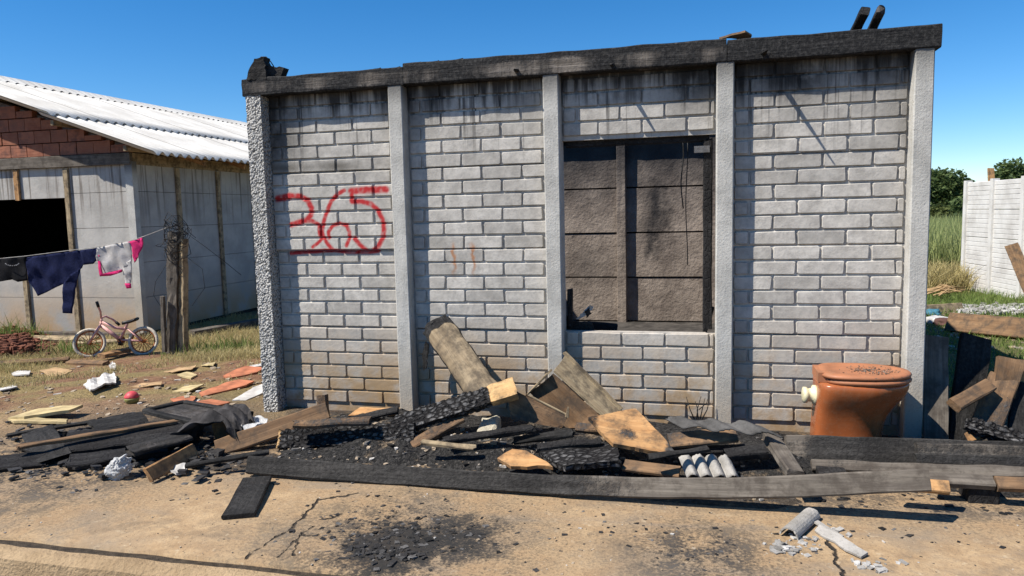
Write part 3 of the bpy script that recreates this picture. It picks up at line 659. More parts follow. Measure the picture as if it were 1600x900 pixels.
# ================================================================== BACKGROUND RIGHT
M['fence'] = (lambda n: (n.col(n.mix(n.step(.35, .75, n.noise(n.pos(), 3, 6, .65)), (.60, .585, .555), (.44, .42, .39))), n.bump(n.noise(n.pos(), 40, 4), .003), n.m)[-1])(NT('pale precast fence'))
fence = thing('precast_fence', 'white precast concrete panel fence running away on the right', 'fence', (7.75, 11.12, -.45))
f0 = Vector((7.62, 11.2, 0)); fd = Vector((.10, -.995, 0)).normalized(); fn_ = Vector((-fd.y, fd.x, 0))
if fn_.x > 0: fn_ = -fn_
FM = lambda s: Matrix(((fd.x, -fn_.x, 0, f0.x+fd.x*s), (fd.y, -fn_.y, 0, f0.y+fd.y*s), (0, 0, 1, -.42), (0, 0, 0, 1)))
PROF = []
for k in range(6): PROF += [(.002+k*.0825, .008), (.006+k*.0825, 0), (.074+k*.0825, 0), (.080+k*.0825, .008)]
fme = None
for b in range(6):
    for k in range(4):
        V = [(x, y, z) for x in (0, .94) for z, y in PROF]+[(x, .05, z) for x in (0, .94) for z in (.002, .4955)]; m = len(PROF)
        Fc = [(i, m+i, m+i+1, i+1) for i in range(m-1)]+[(2*m, 2*m+1, 2*m+3, 2*m+2), (m-1, 2*m-1, 2*m+3, 2*m+1), (m, 0, 2*m, 2*m+2)]
        if fme is None:
            fme = bpy.data.meshes.new('fence_panel'); fme.from_pydata(V, [], Fc); fme.materials.append(M['fence'])
            bm = bmesh.new(); bm.from_mesh(fme); bmesh.ops.recalc_face_normals(bm, faces=bm.faces[:]); bm.to_mesh(fme); bm.free()
        link('fence_panel', fme, fence, FM(b*1.0+.05) @ Matrix.Translation((0, rng.uniform(0, .006), k*.5)))
for b in range(7): bev_box('fence_post', (-.05, -.03, -.1), (.05, .08, 2.03), M['fence'], fence, bev=.006, MW=FM(b*1.0))
board('fence_stick', 'short brown board sticking up behind the white fence top', 'board', (8.0, 11.0, 1.05), PY(1548, 263, 11.2), .12, .03, (.2, -1, 0), 'wood_tan')
board('leaning_plank', 'weathered brown plank propped against the white fence', 'plank', PG(1616, 470), PG(1616, 470)+Vector((0, 0, 0))+(PY(1580, 382, PG(1616, 470).y+.3)-PG(1616, 470)), .19, .03, (-.35, -.9, .2), 'wood_brown', char=.15)

# trees, shrubs and grass beyond
def leaf_mat(name, c1, c2):
    n = NT(name); n.col(n.mix(n.attr('tone'), c1, c2)); n.rough(.7); n.b.inputs["Specular IOR Level"].default_value = .2
    tr = n.new("ShaderNodeBsdfTranslucent"); n.put(tr.inputs[0], tuple(min(1, k*1.3) for k in c2)); mx = n.new("ShaderNodeMixShader"); mx.inputs[0].default_value = .25
    out = n.t.nodes["Material Output"]; n.t.links.new(n.b.outputs[0], mx.inputs[1]); n.t.links.new(tr.outputs[0], mx.inputs[2]); n.t.links.new(mx.outputs[0], out.inputs[0]); return n.m
M['leaf_dark'] = leaf_mat('dark leaves', (.03, .052, .018), (.10, .14, .045)); M['leaf_olive'] = leaf_mat('olive leaves', (.03, .045, .012), (.11, .13, .04))
M['grass_green'] = leaf_mat('green grass', (.06, .10, .02), (.20, .26, .07)); M['grass_dry'] = leaf_mat('dry grass', (.20, .17, .06), (.48, .40, .20)); M['reed'] = leaf_mat('tall grass', (.12, .16, .05), (.34, .36, .15))
M['bark'] = plain_mat('bark', (.08, .06, .045), .95, .4, 8)
def crown(name, parent, clumps, nleaf, size, mat, seed):
    r_ = random.Random(seed); V, Fc, T = [], [], []
    tot = sum(c[3]**2 for c in clumps)
    for (cx, cy, cz, cr) in clumps:
        for _ in range(int(nleaf*cr*cr/tot)):
            d = Vector((r_.gauss(0, 1), r_.gauss(0, 1), r_.gauss(0, .75))).normalized()*cr*(r_.random()**.35)
            d *= 1+.35*mn.noise(d*3/cr+Vector((seed, cx, cy)))
            p = Vector((cx, cy, cz))+d; a = Vector((r_.uniform(-1, 1), r_.uniform(-1, 1), r_.uniform(-.6, .6))).normalized(); b = a.orthogonal().normalized()
            b.rotate(Matrix.Rotation(r_.random()*6.28, 3, a)); s = size*r_.uniform(.6, 1.3); i = len(V)
            V += [p-a*s, p+b*s*.5, p+a*s, p-b*s*.5]; Fc.append((i, i+1, i+2, i+3)); t = r_.random(); T += [t]*4
    return mk(name, V, Fc, M[mat], parent, attrs={'tone': T})
def tree(label, base, h, clumps, nleaf, size, mat, seed, name='tree', cat='tree', group=None):
    t = thing(name, label, cat, base, group); B = Vector(base); cc = [(B.x+x, B.y+y, B.z+z, r_) for x, y, z, r_ in clumps]
    tv = [([B+Vector((0, 0, -.2)), B+Vector((.06, 0, h*.35)), B+Vector((0, .05, h*.6))], [h*.04, h*.03, h*.018])]
    for (x, y, z, r_) in cc[:5]: tv.append(([B+Vector((.04, 0, h*.3)), B.lerp(Vector((x, y, z)), .6)+Vector((0, 0, h*.1)), Vector((x, y, z))], [h*.02, h*.012, h*.004]))
    tubes('trunk', tv, M['bark'], t, seg=6); crown('crown', t, cc, nleaf, size, mat, seed); return t
def far(px, py, d):
    k = ray(px, py); return CAM+k*d
p = far(1474, 345, 44); p.z = -.9
tree('dark round-crowned tree on the skyline right beside the burnt house', p, 4.4, [(0, 0, 3.1, 1.15), (.9, .2, 2.9, .75), (-1., 0, 2.8, .9), (.3, -.3, 2.2, .9), (1.3, 0, 2.35, .5), (-.4, .2, 3.5, .7)], 7000, .13, 'leaf_dark', 3)
p = far(1580, 340, 40); p.z = -.8
tree('dark tree rising above the white fence on the far right', p, 4.9, [(-.1, 0, 3.5, .8), (.7, .2, 3.2, .8), (-.6, 0, 3.2, .5), (.2, -.3, 2.7, .9), (-1.2, 0, 2.5, .6), (1.5, 0, 2.6, .7)], 6000, .12, 'leaf_dark', 5)
for k, (px, d, hgt, wid, mt, lb) in enumerate(((1462, 34, 1.9, 1.0, 'leaf_olive', 'olive shrub just right of the burnt house corner post'), (1494, 36, 2.1, 1.1, 'leaf_dark', 'dark shrub below the round-crowned tree'), (1522, 38, 1.7, 1.1, 'leaf_olive', 'olive shrub just left of the white fence end'), (1430, 40, 2.2, 1.4, 'leaf_dark', 'dark shrub mostly hidden behind the burnt house'))):
    p = far(px, 380, d); p.z = -.75
    tree(lb, p, hgt, [(0, 0, hgt*.55, wid*.7), (.5, .1, hgt*.45, wid*.55), (-.5, -.1, hgt*.4, wid*.6), (.1, 0, hgt*.8, wid*.45)], 3000, .11, mt, 20+k, 'shrub', 'shrub', 'shrubs behind the tall grass')
def grass(name, label, cat, n_, where, hgt, wid, mat, seed, lean=.35):
    r_ = random.Random(seed); V, Fc, T = [], [], []; k = 0
    while k < n_:
        q = where(r_)
        if q is None: continue
        x, y, s = q; k += 1; z = G(x, y)-.01; h = hgt*s*r_.uniform(.45, 1.2); a = r_.random()*6.28; l = lean*h*r_.uniform(.2, 1.4); w_ = wid*r_.uniform(.6, 1.3)
        dx, dy = math.cos(a), math.sin(a); b = r_.random()*6.28; ex, ey = math.cos(b)*w_, math.sin(b)*w_; i = len(V)
        V += [(x-ex, y-ey, z), (x+ex, y+ey, z), (x+ex*.7+dx*l*.35, y+ey*.7+dy*l*.35, z+h*.6), (x-ex*.7+dx*l*.35, y-ey*.7+dy*l*.35, z+h*.6), (x+dx*l, y+dy*l, z+h)]
        Fc += [(i, i+1, i+2, i+3), (i+3, i+2, i+4)]; t = r_.random(); T += [t]*5
    return props(mk(name, V, Fc, M[mat], None, origin=(0, 0, 0), attrs={'tone': T}), label, cat, None, 'stuff')
def w_left(r_):
    x = r_.uniform(-8, -.05); y = r_.uniform(.5, 6.5); d = mn.noise(Vector((x*.55, y*.55, 2)))+.35*mn.noise(Vector((x*2, y*2, 7)))
    k = sst(-.05, .4, d+.18*sst(1.5, 3.2, y)+.1)*(1 if y > 1.3 else .35)
    if x < NX+.05 and y > NY-.1: return None
    return (x, y, .5+.7*k) if r_.random() < k else None
grass('dry_grass', 'dry yellowish grass on the yard before the panel house', 'grass', 34000, w_left, .085, .0035, 'grass_dry', 1, .9)
grass('weeds', 'green weeds along the foot of the panel house', 'weeds', 1500, lambda r_: (lambda c: (c[0]+r_.gauss(0, .22), c[1]+r_.gauss(0, .14), c[2]*r_.uniform(.4, 1.1)))(r_.choice([(-6.6, 4.0, 1.6), (-6.9, 3.9, 1.8), (-4.95, 3.3, 1.), (-3.1, 3.2, .9), (-2.5, 3.1, 1.3), (-2.1, 3.3, 1.), (-5.2, 2.2, .6)])), .2, .006, 'grass_green', 2, .5)
grass('green_grass', 'green grass on the plot right of the burnt house', 'grass', 24000, lambda r_: (lambda x, y: (x, y, .6+.9*sst(4, 9, y)) if mn.noise(Vector((x, y, 4)))+.25*sst(5, 9, y) > -.22 else None)(r_.uniform(3.95, 8.6), .6+9.5*r_.random()**1.3), .1, .005, 'grass_green', 3, .6)
def w_reed(r_):
    t = r_.random(); d = 14.5+18*t; k = ray(r_.uniform(1425, 1530), 400); q = CAM+k*d; return (q.x, q.y, .6+.6*r_.random())
grass('tall_grass', 'tall pale green grass on the rise behind the plot', 'grass', 26000, w_reed, .95, .016, 'reed', 4, .3)
grass('straw', 'dry straw-coloured grass between the lawn and the tall grass', 'grass', 3500, lambda r_: (lambda q: (q.x, q.y, 1))(CAM+ray(r_.uniform(1440, 1515), 430)*r_.uniform(13.2, 17)), .5, .01, 'grass_dry', 5, .8)

# ================================================================== DEBRIS
UP = Vector((0, 0, 1)); FR = Vector((0, -1, 0))
def chunk_mesh(items, flat=.6, seed=0):
    """many small broken pieces in one mesh: items = (x, y, z, size)"""
    r_ = random.Random(seed); V, Fc, T = [], [], []
    for (x, y, z, s) in items:
        sx, sy, sz = s*r_.uniform(.5, 1.4), s*r_.uniform(.4, 1.), s*r_.uniform(.25, .8)*flat; a = r_.random()*6.28; ca, sa = math.cos(a), math.sin(a); i = len(V); tl = r_.uniform(-.4, .4)
        for (dx, dy, dz) in ((-1, -1, -1), (1, -1, -1), (1, 1, -1), (-1, 1, -1), (-1, -1, 1), (1, -1, 1), (1, 1, 1), (-1, 1, 1)):
            px = dx*sx*r_.uniform(.55, 1); py = dy*sy*r_.uniform(.55, 1); pz = dz*sz*r_.uniform(.6, 1)+px*tl*.5
            V.append((x+px*ca-py*sa, y+px*sa+py*ca, z+pz+sz*.6))
        Fc += [(i+3, i+2, i+1, i), (i+4, i+5, i+6, i+7), (i, i+1, i+5, i+4), (i+1, i+2, i+6, i+5), (i+2, i+3, i+7, i+6), (i+3, i, i+4, i+7)]; t = r_.random(); T += [t]*8
    return V, Fc, T
def tone_mat(name, c1, c2, c3, rough=.8):
    n = NT(name); t = n.attr('tone'); c = n.mix(n.step(0, .6, t), c1, c2); c = n.mix(n.step(.75, .95, t), c, c3)
    f = n.noise(n.pos(), 70, 4, .7); n.col(n.mix(n.math('MULTIPLY', n.step(.45, .7, f), .4), c, tuple(k*.4 for k in c1))); n.rough(rough); n.bump(f, .004); return n.m
M['charbits'] = tone_mat('charcoal', (.012, .0115, .011), (.035, .033, .032), (.12, .115, .11), .6)
M['rubble'] = tone_mat('pale rubble', (.22, .16, .10), (.36, .29, .21), (.46, .44, .41))
M['redearth'] = plain_mat('red earth', (.16, .06, .035), .95, .4, 14, world=True, bump=.02)
# heap of ash and rubble along the wall
def HZ(x, y):
    b = G(x, y) if y > -1.1 else AZ(x, y)
    e = sst(-1.13, -.75, y)*sst(-.02, -.2, y)*sst(.35, .8, x)*(1-.55*sst(3.0, 3.4, x))*sst(5.2, 4.6, x)
    return b-.02+e*(.095+.06*mn.noise(Vector((x*2.1, y*2.5, 8)))+.03*mn.noise(Vector((x*7, y*7, 3))))+.012*mn.noise(Vector((x*17, y*17, 1)))*e
hx = [.2+.035*i for i in range(145)]; hy = [-1.15+.035*i for i in range(32)]
M['ash'] = (lambda n: (n.col(n.mix(n.step(.56, .7, n.noise(n.pos(), 5, 6, .7)), n.mix(n.step(.4, .7, n.noise(n.pos(), 60, 4, .7)), (.013, .0125, .012), (.06, .056, .052)), n.mix(n.step(.35, .65, n.noise(n.pos(), 38, 4, .7)), (.10, .075, .05), (.34, .25, .16)))), n.bump(n.math('ADD', n.noise(n.pos(), 45, 4, .7), n.noise(n.pos(), 14, 4)), .035), n.m)[-1])(NT('ash and burnt rubble'))
props(mk('ash_heap', [(x, y, HZ(x, y)) for y in hy for x in hx], [(j*145+i, j*145+i+1, (j+1)*145+i+1, (j+1)*145+i) for j in range(31) for i in range(144)], M['ash'], origin=(0, 0, 0)), 'black ash and rubble heaped along the foot of the burnt wall', 'ash', None, 'stuff')
def surf(x, y): return max(HZ(x, y) if y > -1.13 and x > .2 else -9, AZ(x, y) if -2.03 < y < -.86 else -9, G(x, y))
r_ = random.Random(11); items = []; pale = []
for _ in range(6200):
    k = r_.random()
    if k < .42: x, y = r_.uniform(.25, 4.9), r_.uniform(-1.12, -.1); s = .003+.018*r_.random()**3
    elif k < .66: x, y = r_.gauss(-.1, .5), r_.gauss(-.98, .16); s = .003+.022*r_.random()**2.5
    elif k < .80: x, y = r_.gauss(1.62, .2), r_.gauss(-1.68, .1); s = .002+.013*r_.random()**2.5
    elif k < .86: x, y = r_.gauss(2.7, .35), r_.gauss(-1.6, .14); s = .0015+.010*r_.random()**2.5
    elif k < .95: x, y = r_.uniform(-.8, 4.6), r_.uniform(-1.5, -1.15)-abs(r_.gauss(0, .06)); s = .0015+.011*r_.random()**3
    else: x, y = r_.uniform(-1, 4.5), r_.uniform(-2., -1.2); s = .0012+.008*r_.random()**3
    if not -2.02 < y < .3: continue
    items.append((x, y, surf(x, y)-.003, s))
for _ in range(1100):
    k = r_.random()
    if k < .6: x, y = r_.uniform(.5, 3.1), r_.uniform(-1.1, -.5); s = .003+.016*r_.random()**2.5
    elif k < .8: x, y = r_.gauss(2.75, .4), r_.gauss(-1.65, .14); s = .0015+.008*r_.random()**2
    else: x, y = r_.gauss(-.4, .6), r_.gauss(-.7, .35); s = .002+.010*r_.random()**2
    if not -2.02 < y < .3: continue
    pale.append((x, y, surf(x, y)-.003, s))
for k in range(420):
    x = r_.uniform(-3, 4.6); y = -2.047+r_.gauss(0, .014); items.append((x, y, -.072, .002+.009*r_.random()**2))
for _ in range(520):
    q = PG(r_.gauss(190, 85), r_.gauss(705, 20)); items.append((q.x, q.y, q.z+.01, .006+.035*r_.random()**2.2))
for _ in range(1300):
    x, y = r_.uniform(-1.5, 4.6), r_.uniform(-2.02, -1.15); (items if r_.random() < .45 else pale).append((x, y, AZ(x, y)-.001, .0012+.004*r_.random()**2))
V, Fc, T = chunk_mesh(items, .5, 1); props(mk('charcoal_bits', V, Fc, M['charbits'], origin=(0, 0, 0), attrs={'tone': T}), 'charcoal crumbs scattered over the pavement and ash', 'charcoal', None, 'stuff')
V, Fc, T = chunk_mesh(pale, .8, 2); props(mk('rubble_bits', V, Fc, M['rubble'], origin=(0, 0, 0), attrs={'tone': T}), 'pale rubble crumbs scattered among the ash', 'rubble', None, 'stuff')
jv = [(x, y, -.066) for x in (-9, 12) for y in (-2.075, -2.03)]; props(mk('pavement_joint', jv, [(0, 2, 3, 1)], M['joint'], origin=(0, -2.05, -.066)), kind='structure')

# long plank in front
Yp = -1.2
pts = [PY(x, y, Yp+dy) for x, y, dy in ((388, 726, 0), (545, 738, 0), (700, 748, 0), (850, 757, 0), (1000, 762, 0), (1100, 763, 0), (1200, 762, 0), (1345, 755, -.01), (1452, 750, -.02))]
board('long_plank', 'long sooty bowed plank lying in front of all the debris', 'plank', pts[0], pts[-1], .088, .032, (0, -.93, .38), 'wood_grey', char=lambda u, v: .72-.62*sst(.25, .75, u)+.25*sst(.3, 0, u), seg=80, jit=.003, pts=pts)
board('charred_square_board', 'small flat charred board lying on the pavement at the long plank end', 'board', PZ(372, 807, -.034), PZ(402, 748, -.034), .135, .02, UP, 'char_smooth', char=.6, jit=.002)
# charred timbers
def timber(name, label, A, B, w, t, n, char, seed, mat='alligator', depth=.010, cell=.026):
    """squared timber with a real block pattern of deep char"""
    A, B, n = Vector(A), Vector(B), Vector(n); MW = frame(A, B, n); L = (B-A).length; nl = int(L/.006); na_ = 14; nb_ = 8; V, Fc, C = [], [], []
    per = [(-w/2+w*i/na_, -t/2) for i in range(na_)]+[(w/2, -t/2+t*i/nb_) for i in range(nb_)]+[(w/2-w*i/na_, t/2) for i in range(na_)]+[(-w/2, t/2-t*i/nb_) for i in range(nb_)]; k = len(per)
    for i in range(nl+1):
        u = i/nl; x = L*u
        for (a, b) in per:
            ln = math.hypot(a/w, b/t) or 1; p = Vector((x, a, b)); c = char(u)
            d, _pts = mn.voronoi(Vector((x*.8+seed, a*1.0, b))/cell); e = min(1, (d[1]-d[0])*2.2)
            o = (e-1)*depth*min(1, c*1.3)+.006*mn.noise(p*14+Vector((seed, 0, 0)))-.010*c*sst(.04, 0, min(x, L-x))
            q = Vector((0, a/w, b/t)).normalized(); V.append((x+(mn.noise(p*60)*.008 if i in (0, nl) else 0), a+q.y*o, b+q.z*o)); C.append(c*1.1-.05+(.15*(e-.5)))
        if i: Fc += [((i-1)*k+j, (i-1)*k+(j+1) % k, i*k+(j+1) % k, i*k+j) for j in range(k)]
    Fc += [tuple(range(k))[::-1], tuple(nl*k+j for j in range(k))]
    return props(mk(name, V, Fc, M[mat], None, MW=MW, attrs={'char': C}), label, 'timber')
timber('charred_timber', 'charred timber with a fresh orange cut end rising toward the wall', PY(612, 668, -.72), PY(806, 606, -.52), .115, .05, (-.25, -.75, .65), lambda u: 1-sst(.74, .84, u), 3)
timber('charred_timber', 'deeply cracked black timber lying level at centre left', PY(438, 688, -.78), PY(648, 676, -.74), .115, .07, (0, -.85, .5), lambda u: .45+.6*sst(0, .06, u), 9, depth=.012, cell=.03)
def log(name, label, A, B, w, t, n, mat, seed):
    A, B = Vector(A), Vector(B); MW = frame(A, B, Vector(n)); L = (B-A).length; V, Fc, C = [], [], []; k = 28; nl = 60
    for i in range(nl+1):
        u = i/nl
        for j in range(k):
            a = 2*math.pi*j/k; s = math.sin(a); yy, zz = w/2*math.cos(a), t/2*(s if s > 0 else s*.4); p = Vector((L*u, yy, zz)); end = sst(.88, 1, u); o = .010*mn.noise(p*16)+.012*end*mn.noise(p*55); ee = abs(math.cos(a))
            V.append((L*u+(.03*mn.noise(Vector((j*.9, seed, 0))) if i == nl else 0), yy*(1+o*8)-.10*end*0, zz*(1+o*8))); C.append(.05+.55*sst(.78, .99, ee)+.9*sst(.87, .95, u+.03*mn.noise(p*20))+.12*u)
        if i: Fc += [((i-1)*k+j, (i-1)*k+(j+1) % k, i*k+(j+1) % k, i*k+j) for j in range(k)]
    Fc += [tuple(range(k))[::-1], tuple(nl*k+j for j in range(k))]
    return props(mk(name, V, Fc, M[mat], None, MW=MW, attrs={'char': C}, smooth=True), label, 'log')
log('leaning_log', 'smoke-grey split log with a charred head leaning on the wall in the second bay', PY(766, 628, -.44), PY(682, 508, -.16), .19, .13, (.25, -.9, .3), 'wood_smoked', 3)
slab('char_drip', 'black hanging shred beside the leaning board head', 'charred shred', [PY(664, 535, -.1), PY(669, 537, -.1), PY(668, 577, -.1), PY(663, 576, -.1), PY(661, 556, -.1)], .01, 'char_smooth', char=1, sub=.015, jit=.006)
board('dark_plank', 'brown-edged dark plank under the orange-ended timber', 'plank', PY(640, 698, -.80), PY(722, 652, -.62), .07, .03, (-.2, -.6, .8), 'wood_brown', char=.45)
board('thin_dark_plank', 'thin blackened plank behind the level cracked timber', 'plank', PY(500, 668, -.45), PY(622, 640, -.4), .05, .025, (0, -.5, .8), 'wood_char', char=.7)
slab('plaster_shard', 'tan flat shard against the foot of the second post', 'shard', [PY(545, 652, -.3), PY(565, 640, -.25), PY(615, 640, -.25), PY(620, 650, -.3)], .02, 'wood_tan', char=.1)
for lb, a, b, w_, t_, mt, ch in (('black batten crossing the ash behind the concrete block', (690, 690, .06), (838, 668, .13), .045, .03, 'wood_char', .9), ('burnt batten sloping from the thin dark panel into the ash', (800, 690, .05), (900, 676, .12), .05, .025, 'char_smooth', .9), ('sooty batten lying between the tan shard and the charred slab', (835, 700, .07), (945, 690, .10), .04, .03, 'wood_char', .8),
        ('brown broken batten lying against the foot of the third post', (896, 668, .12), (985, 676, .10), .06, .03, 'wood_brown', .45), ('black lath poking over the white corrugated shard', (1010, 715, .10), (1110, 700, .13), .03, .02, 'char_smooth', 1.), ('black stump of board left of the short prop', (1130, 712, .08), (1200, 704, .10), .07, .035, 'wood_char', .95), ('brown-black batten behind the deeply cracked timber', (455, 664, .10), (585, 658, .13), .05, .03, 'wood_brown', .5), ('half-burnt pale lath lying under the orange-ended timber', (655, 690, .07), (745, 700, .05), .03, .018, 'wood_pale', .35)):
    board('burnt_batten', lb, 'batten', PZ(*a), PZ(*b), w_, t_, (.1*math.sin(a[0]), -.35, .9), mt, char=ch, jit=.007, rag=(.05, .06), seg=22)
# broken drawer on its corner
dr = thing('broken_drawer', 'broken tan drawer standing on its corner against the wall below the window', 'drawer', (2.1, -.35, .05))
Dt, Db = PY(882, 557, -.17), PY(972, 646, -.22); ft, fb = PY(864, 581, -.32), PY(943, 652, -.36); lf, bl, bm_ = PY(829, 613, -.25), PY(878, 668, -.30), PY(922, 668, -.36)
slab('side_board', None, None, [Dt, Db, fb, ft], .014, 'wood_pale', parent=dr, char=lambda x, y: .18, jit=.002)
slab('rail', None, None, [Dt+Vector((0, .012, .02)), Db+Vector((0, .012, .02)), Db+Vector((-.01, -.01, .02)), Dt+Vector((-.01, -.012, .02))], .012, 'wood_pale', parent=dr, char=.2, jit=.002)
slab('bottom_panel', None, None, [lf, ft+Vector((0, .012, -.012)), fb+Vector((0, .012, -.012)), bm_, bl], .006, 'wood_brown', parent=dr, jit=.002, char=.1)
board('side_board', None, None, lf+Vector((-.005, 0, 0)), ft+Vector((-.02, 0, 0)), .06, .012, (-.7, 0, .7), 'wood_pale', parent=dr)
dp = thing('dark_thin_panel', 'dark thin panel with a painted sunlit edge and peg between timber and drawer', 'panel', PY(840, 650, -.5))
slab('sheet', None, None, [PY(790, 603, -.48), PY(888, 651, -.46), PY(878, 668, -.48), PY(800, 655, -.52)], .012, 'wood_brown', parent=dp, char=.42)
board('lit_edge_strip', None, None, PY(826, 618, -.475), PY(888, 650, -.462), .012, .014, (0, -.5, .8), 'wood_pale', parent=dp, jit=.001)  # pale strip added along the top edge, sunlight put into its colour
board('peg', None, None, PY(886, 652, -.47), PY(888, 636, -.47), .022, .012, (0, -1, 0), 'wood_pale', parent=dp, jit=.001, taper=(1, .4))
# orange boards
pb = [PZ(919, 657, .17), PZ(992, 643, .185), PZ(1017, 668, .14), PZ(1060, 717, .045), PZ(958, 699, .085)]
slab('scorched_board', 'orange-tan board with a scorched smudge lying tilted right of the drawer', 'board', pb, .022, 'wood_tan', char=lambda x, y: .45*math.exp(-((x-.02)**2+(y-.03)**2)/.006)+.12+.5*sst(.12, .2, abs(x)), jit=.003, sub=.02)
board('under_board', 'brown strip of wood beneath the scorched orange board', 'board', PZ(975, 727, .02), PZ(1062, 738, .015), .07, .02, (0, -.4, .9), 'wood_brown', char=.35)
M['stone'] = concrete_mat('broken concrete', (.36, .32, .24), (.5, .46, .36), 60, .01)
bev_box('concrete_block', (-.05, -.035, 0), (.05, .035, .30), M['stone'], None, bev=.012, cuts=4, jit=.012, MW=frame(PZ(757, 690, .03), PZ(757, 690, .03)+Vector((.75, .1, .1)), Vector((.35, .9, .12))))
props(bpy.data.objects['concrete_block'], 'pale broken concrete block pointing out of the ash below the orange-ended timber', 'block')
slab('tan_shard', 'flat tan wood shard on the ash just behind the long plank', 'shard', [PZ(778, 722, .02), PZ(800, 706, .05), PZ(822, 708, .05), PZ(866, 733, .02), PZ(800, 733, .01)], .018, 'wood_tan', char=.2, jit=.006)
slab('charred_slab', 'flat black crackled slab in the ash left of the scorched board', 'charred board', [PZ(843, 714, .035), PZ(895, 696, .06), PZ(966, 704, .06), PZ(968, 728, .03), PZ(885, 738, .015)], .03, 'alligator', char=.95, jit=.008, sub=.02)
# fibre cement pieces
def corr(name, label, A, du, dv, waves, amp, t, mat, rag=.0, seed=0):
    A, du, dv = Vector(A), Vector(du), Vector(dv); nn = du.cross(dv).normalized(); nn = nn if nn.z > 0 else -nn; V = []; nu = waves*12; nv = 8; rr = random.Random(seed)
    edge0 = [rr.uniform(0, rag) for _ in range(nu+1)]; edge1 = [rr.uniform(0, rag) for _ in range(nu+1)]
    for s in (0, 1):
        for j in range(nv+1):
            for i in range(nu+1):
                v_ = j/nv; v_ = edge0[i]+(1-edge0[i]-edge1[i])*v_
                V.append(A+du*(i/nu)+dv*v_+nn*((2*amp*abs(math.sin(math.pi*waves*i/nu))**.8 if rag < .1 else amp*math.cos(2*math.pi*waves*i/nu+math.pi)+amp)-s*t))
    m = nu+1; h = (nv+1)*m; Fc = []
    for s in (0, 1): Fc += [tuple(s*h+k for k in ((j*m+i, j*m+i+1, (j+1)*m+i+1, (j+1)*m+i) if s else (j*m+i, (j+1)*m+i, (j+1)*m+i+1, j*m+i+1))) for j in range(nv) for i in range(nu)]
    Fc += [(i, i+1, h+i+1, h+i) for i in range(nu)]+[(nv*m+i+1, nv*m+i, h+nv*m+i, h+nv*m+i+1) for i in range(nu)]+[((j+1)*m, j*m, h+j*m, h+(j+1)*m) for j in range(nv)]+[(j*m+nu, (j+1)*m+nu, h+(j+1)*m+nu, h+j*m+nu) for j in range(nv)]
    return props(mk(name, V, Fc, mat, None, origin=A, smooth=True), label, 'roofing')
M['fibre'] = concrete_mat('pale fibre cement', (.24, .225, .20), (.38, .36, .33), 70, .004); M['fibre_dark'] = concrete_mat('smoked fibre cement', (.045, .043, .04), (.11, .105, .10), 60, .004)
q0, q1, q2 = PZ(1060, 714, .07), PZ(1141, 716, .07), PZ(1074, 748, .0)
corr('corrugated_shard', 'white corrugated roofing shard behind the long plank', q0, q1-q0, q2-q0, 4, .017, .007, M['fibre'], .05, 1)
q0, q1, q2 = PZ(1036, 652, .19), PZ(1186, 664, .20), PZ(1070, 671, .16)
corr('smoked_sheet', 'blackened roofing sheet lying over rubble at the foot of the fourth post', q0, q1-q0, (q2-q0)*1.0, 3, .012, .007, M['fibre_dark'], .12, 2)
board('under_sheet_board', 'burnt brown board under the blackened roofing sheet', 'board', PZ(1045, 690, .09), PZ(1150, 678, .13), .10, .025, (0, -.4, .9), 'wood_brown', char=.45)
board('under_sheet_board', 'pale-edged black board lowest under the blackened roofing sheet', 'board', PZ(1040, 706, .05), PZ(1190, 700, .06), .06, .02, (0, -.3, .9), 'wood_char', char=.8)
board('short_prop', 'short grey-brown timber leaning forward onto the long plank', 'timber', PY(1243, 742, -1.12), PY(1204, 682, -.72), .075, .04, (.2, -.75, .6), 'wood_grey', char=lambda u, v: .15+.25*v, jit=.004)
tubes('dry_twigs', [([PY(1085+3*k, 655, -.15), PY(1082+5*k+rng.uniform(-4, 4), 640, -.13), PY(1076+8*k+rng.uniform(-6, 6), 622+rng.uniform(-4, 6), -.12)], [.004, .003, .0015]) for k in range(5)]+[([PY(1092, 640, -.13), PY(1104, 630, -.12), PY(1107, 618, -.12)], [.003, .002, .001])], M['black'], seg=5)
props(bpy.data.objects['dry_twigs'], 'thin dry twigs standing against the wall under the window', 'twigs')

# heavy black beams at the right
board('black_beam', 'long black beam lying in front of the toilet', 'beam', PY(1228, 701, -.55), PY(1680, 716, -.50), .13, .07, (0, -.9, .44), 'wood_grey', char=lambda u, v: .45+.4*sst(.02, .2, u)-.1*sst(.6, .9, v), seg=40, jit=.004)
for k, (y0, y1, x0, dep, ch, lb) in enumerate(((701, 708, 1430, -.68, .55, 'upper charred beam of the stack at the far right edge'), (716, 725, 1428, -.70, .62, 'middle charred beam of the stack at the far right edge'))):
    board('stacked_beam', lb, 'beam', PY(x0, y0, dep), PY(1680, y1, dep), .052, .06, (0, -.95, .3), 'wood_grey', char=ch, seg=30, jit=.004, rag=(.01, 0))
board('low_rail', 'long sooty plank on edge below the black beam', 'plank', PY(1268, 727, -.80), PY(1680, 742, -.78), .05, .035, (0, -.8, .6), 'wood_grey', char=.42, seg=30, jit=.004)
board('pale_plank', 'pale plank end poking out from under the long plank at right', 'plank', PY(1395, 755, -1.08), PY(1482, 762, -1.08), .055, .03, (0, -.75, .65), 'wood_tan', char=.2)
board('pale_plank', 'tan plank at the right edge below the stacked beams', 'plank', PY(1450, 748, -.95), PY(1552, 754, -.95), .06, .035, (0, -.5, .85), 'wood_grey', char=.1)
board('pale_plank', 'brown plank butting the tan plank at the right picture edge', 'plank', PY(1556, 756, -.96), PY(1690, 760, -.96), .065, .035, (0, -.5, .85), 'wood_brown', char=.2)
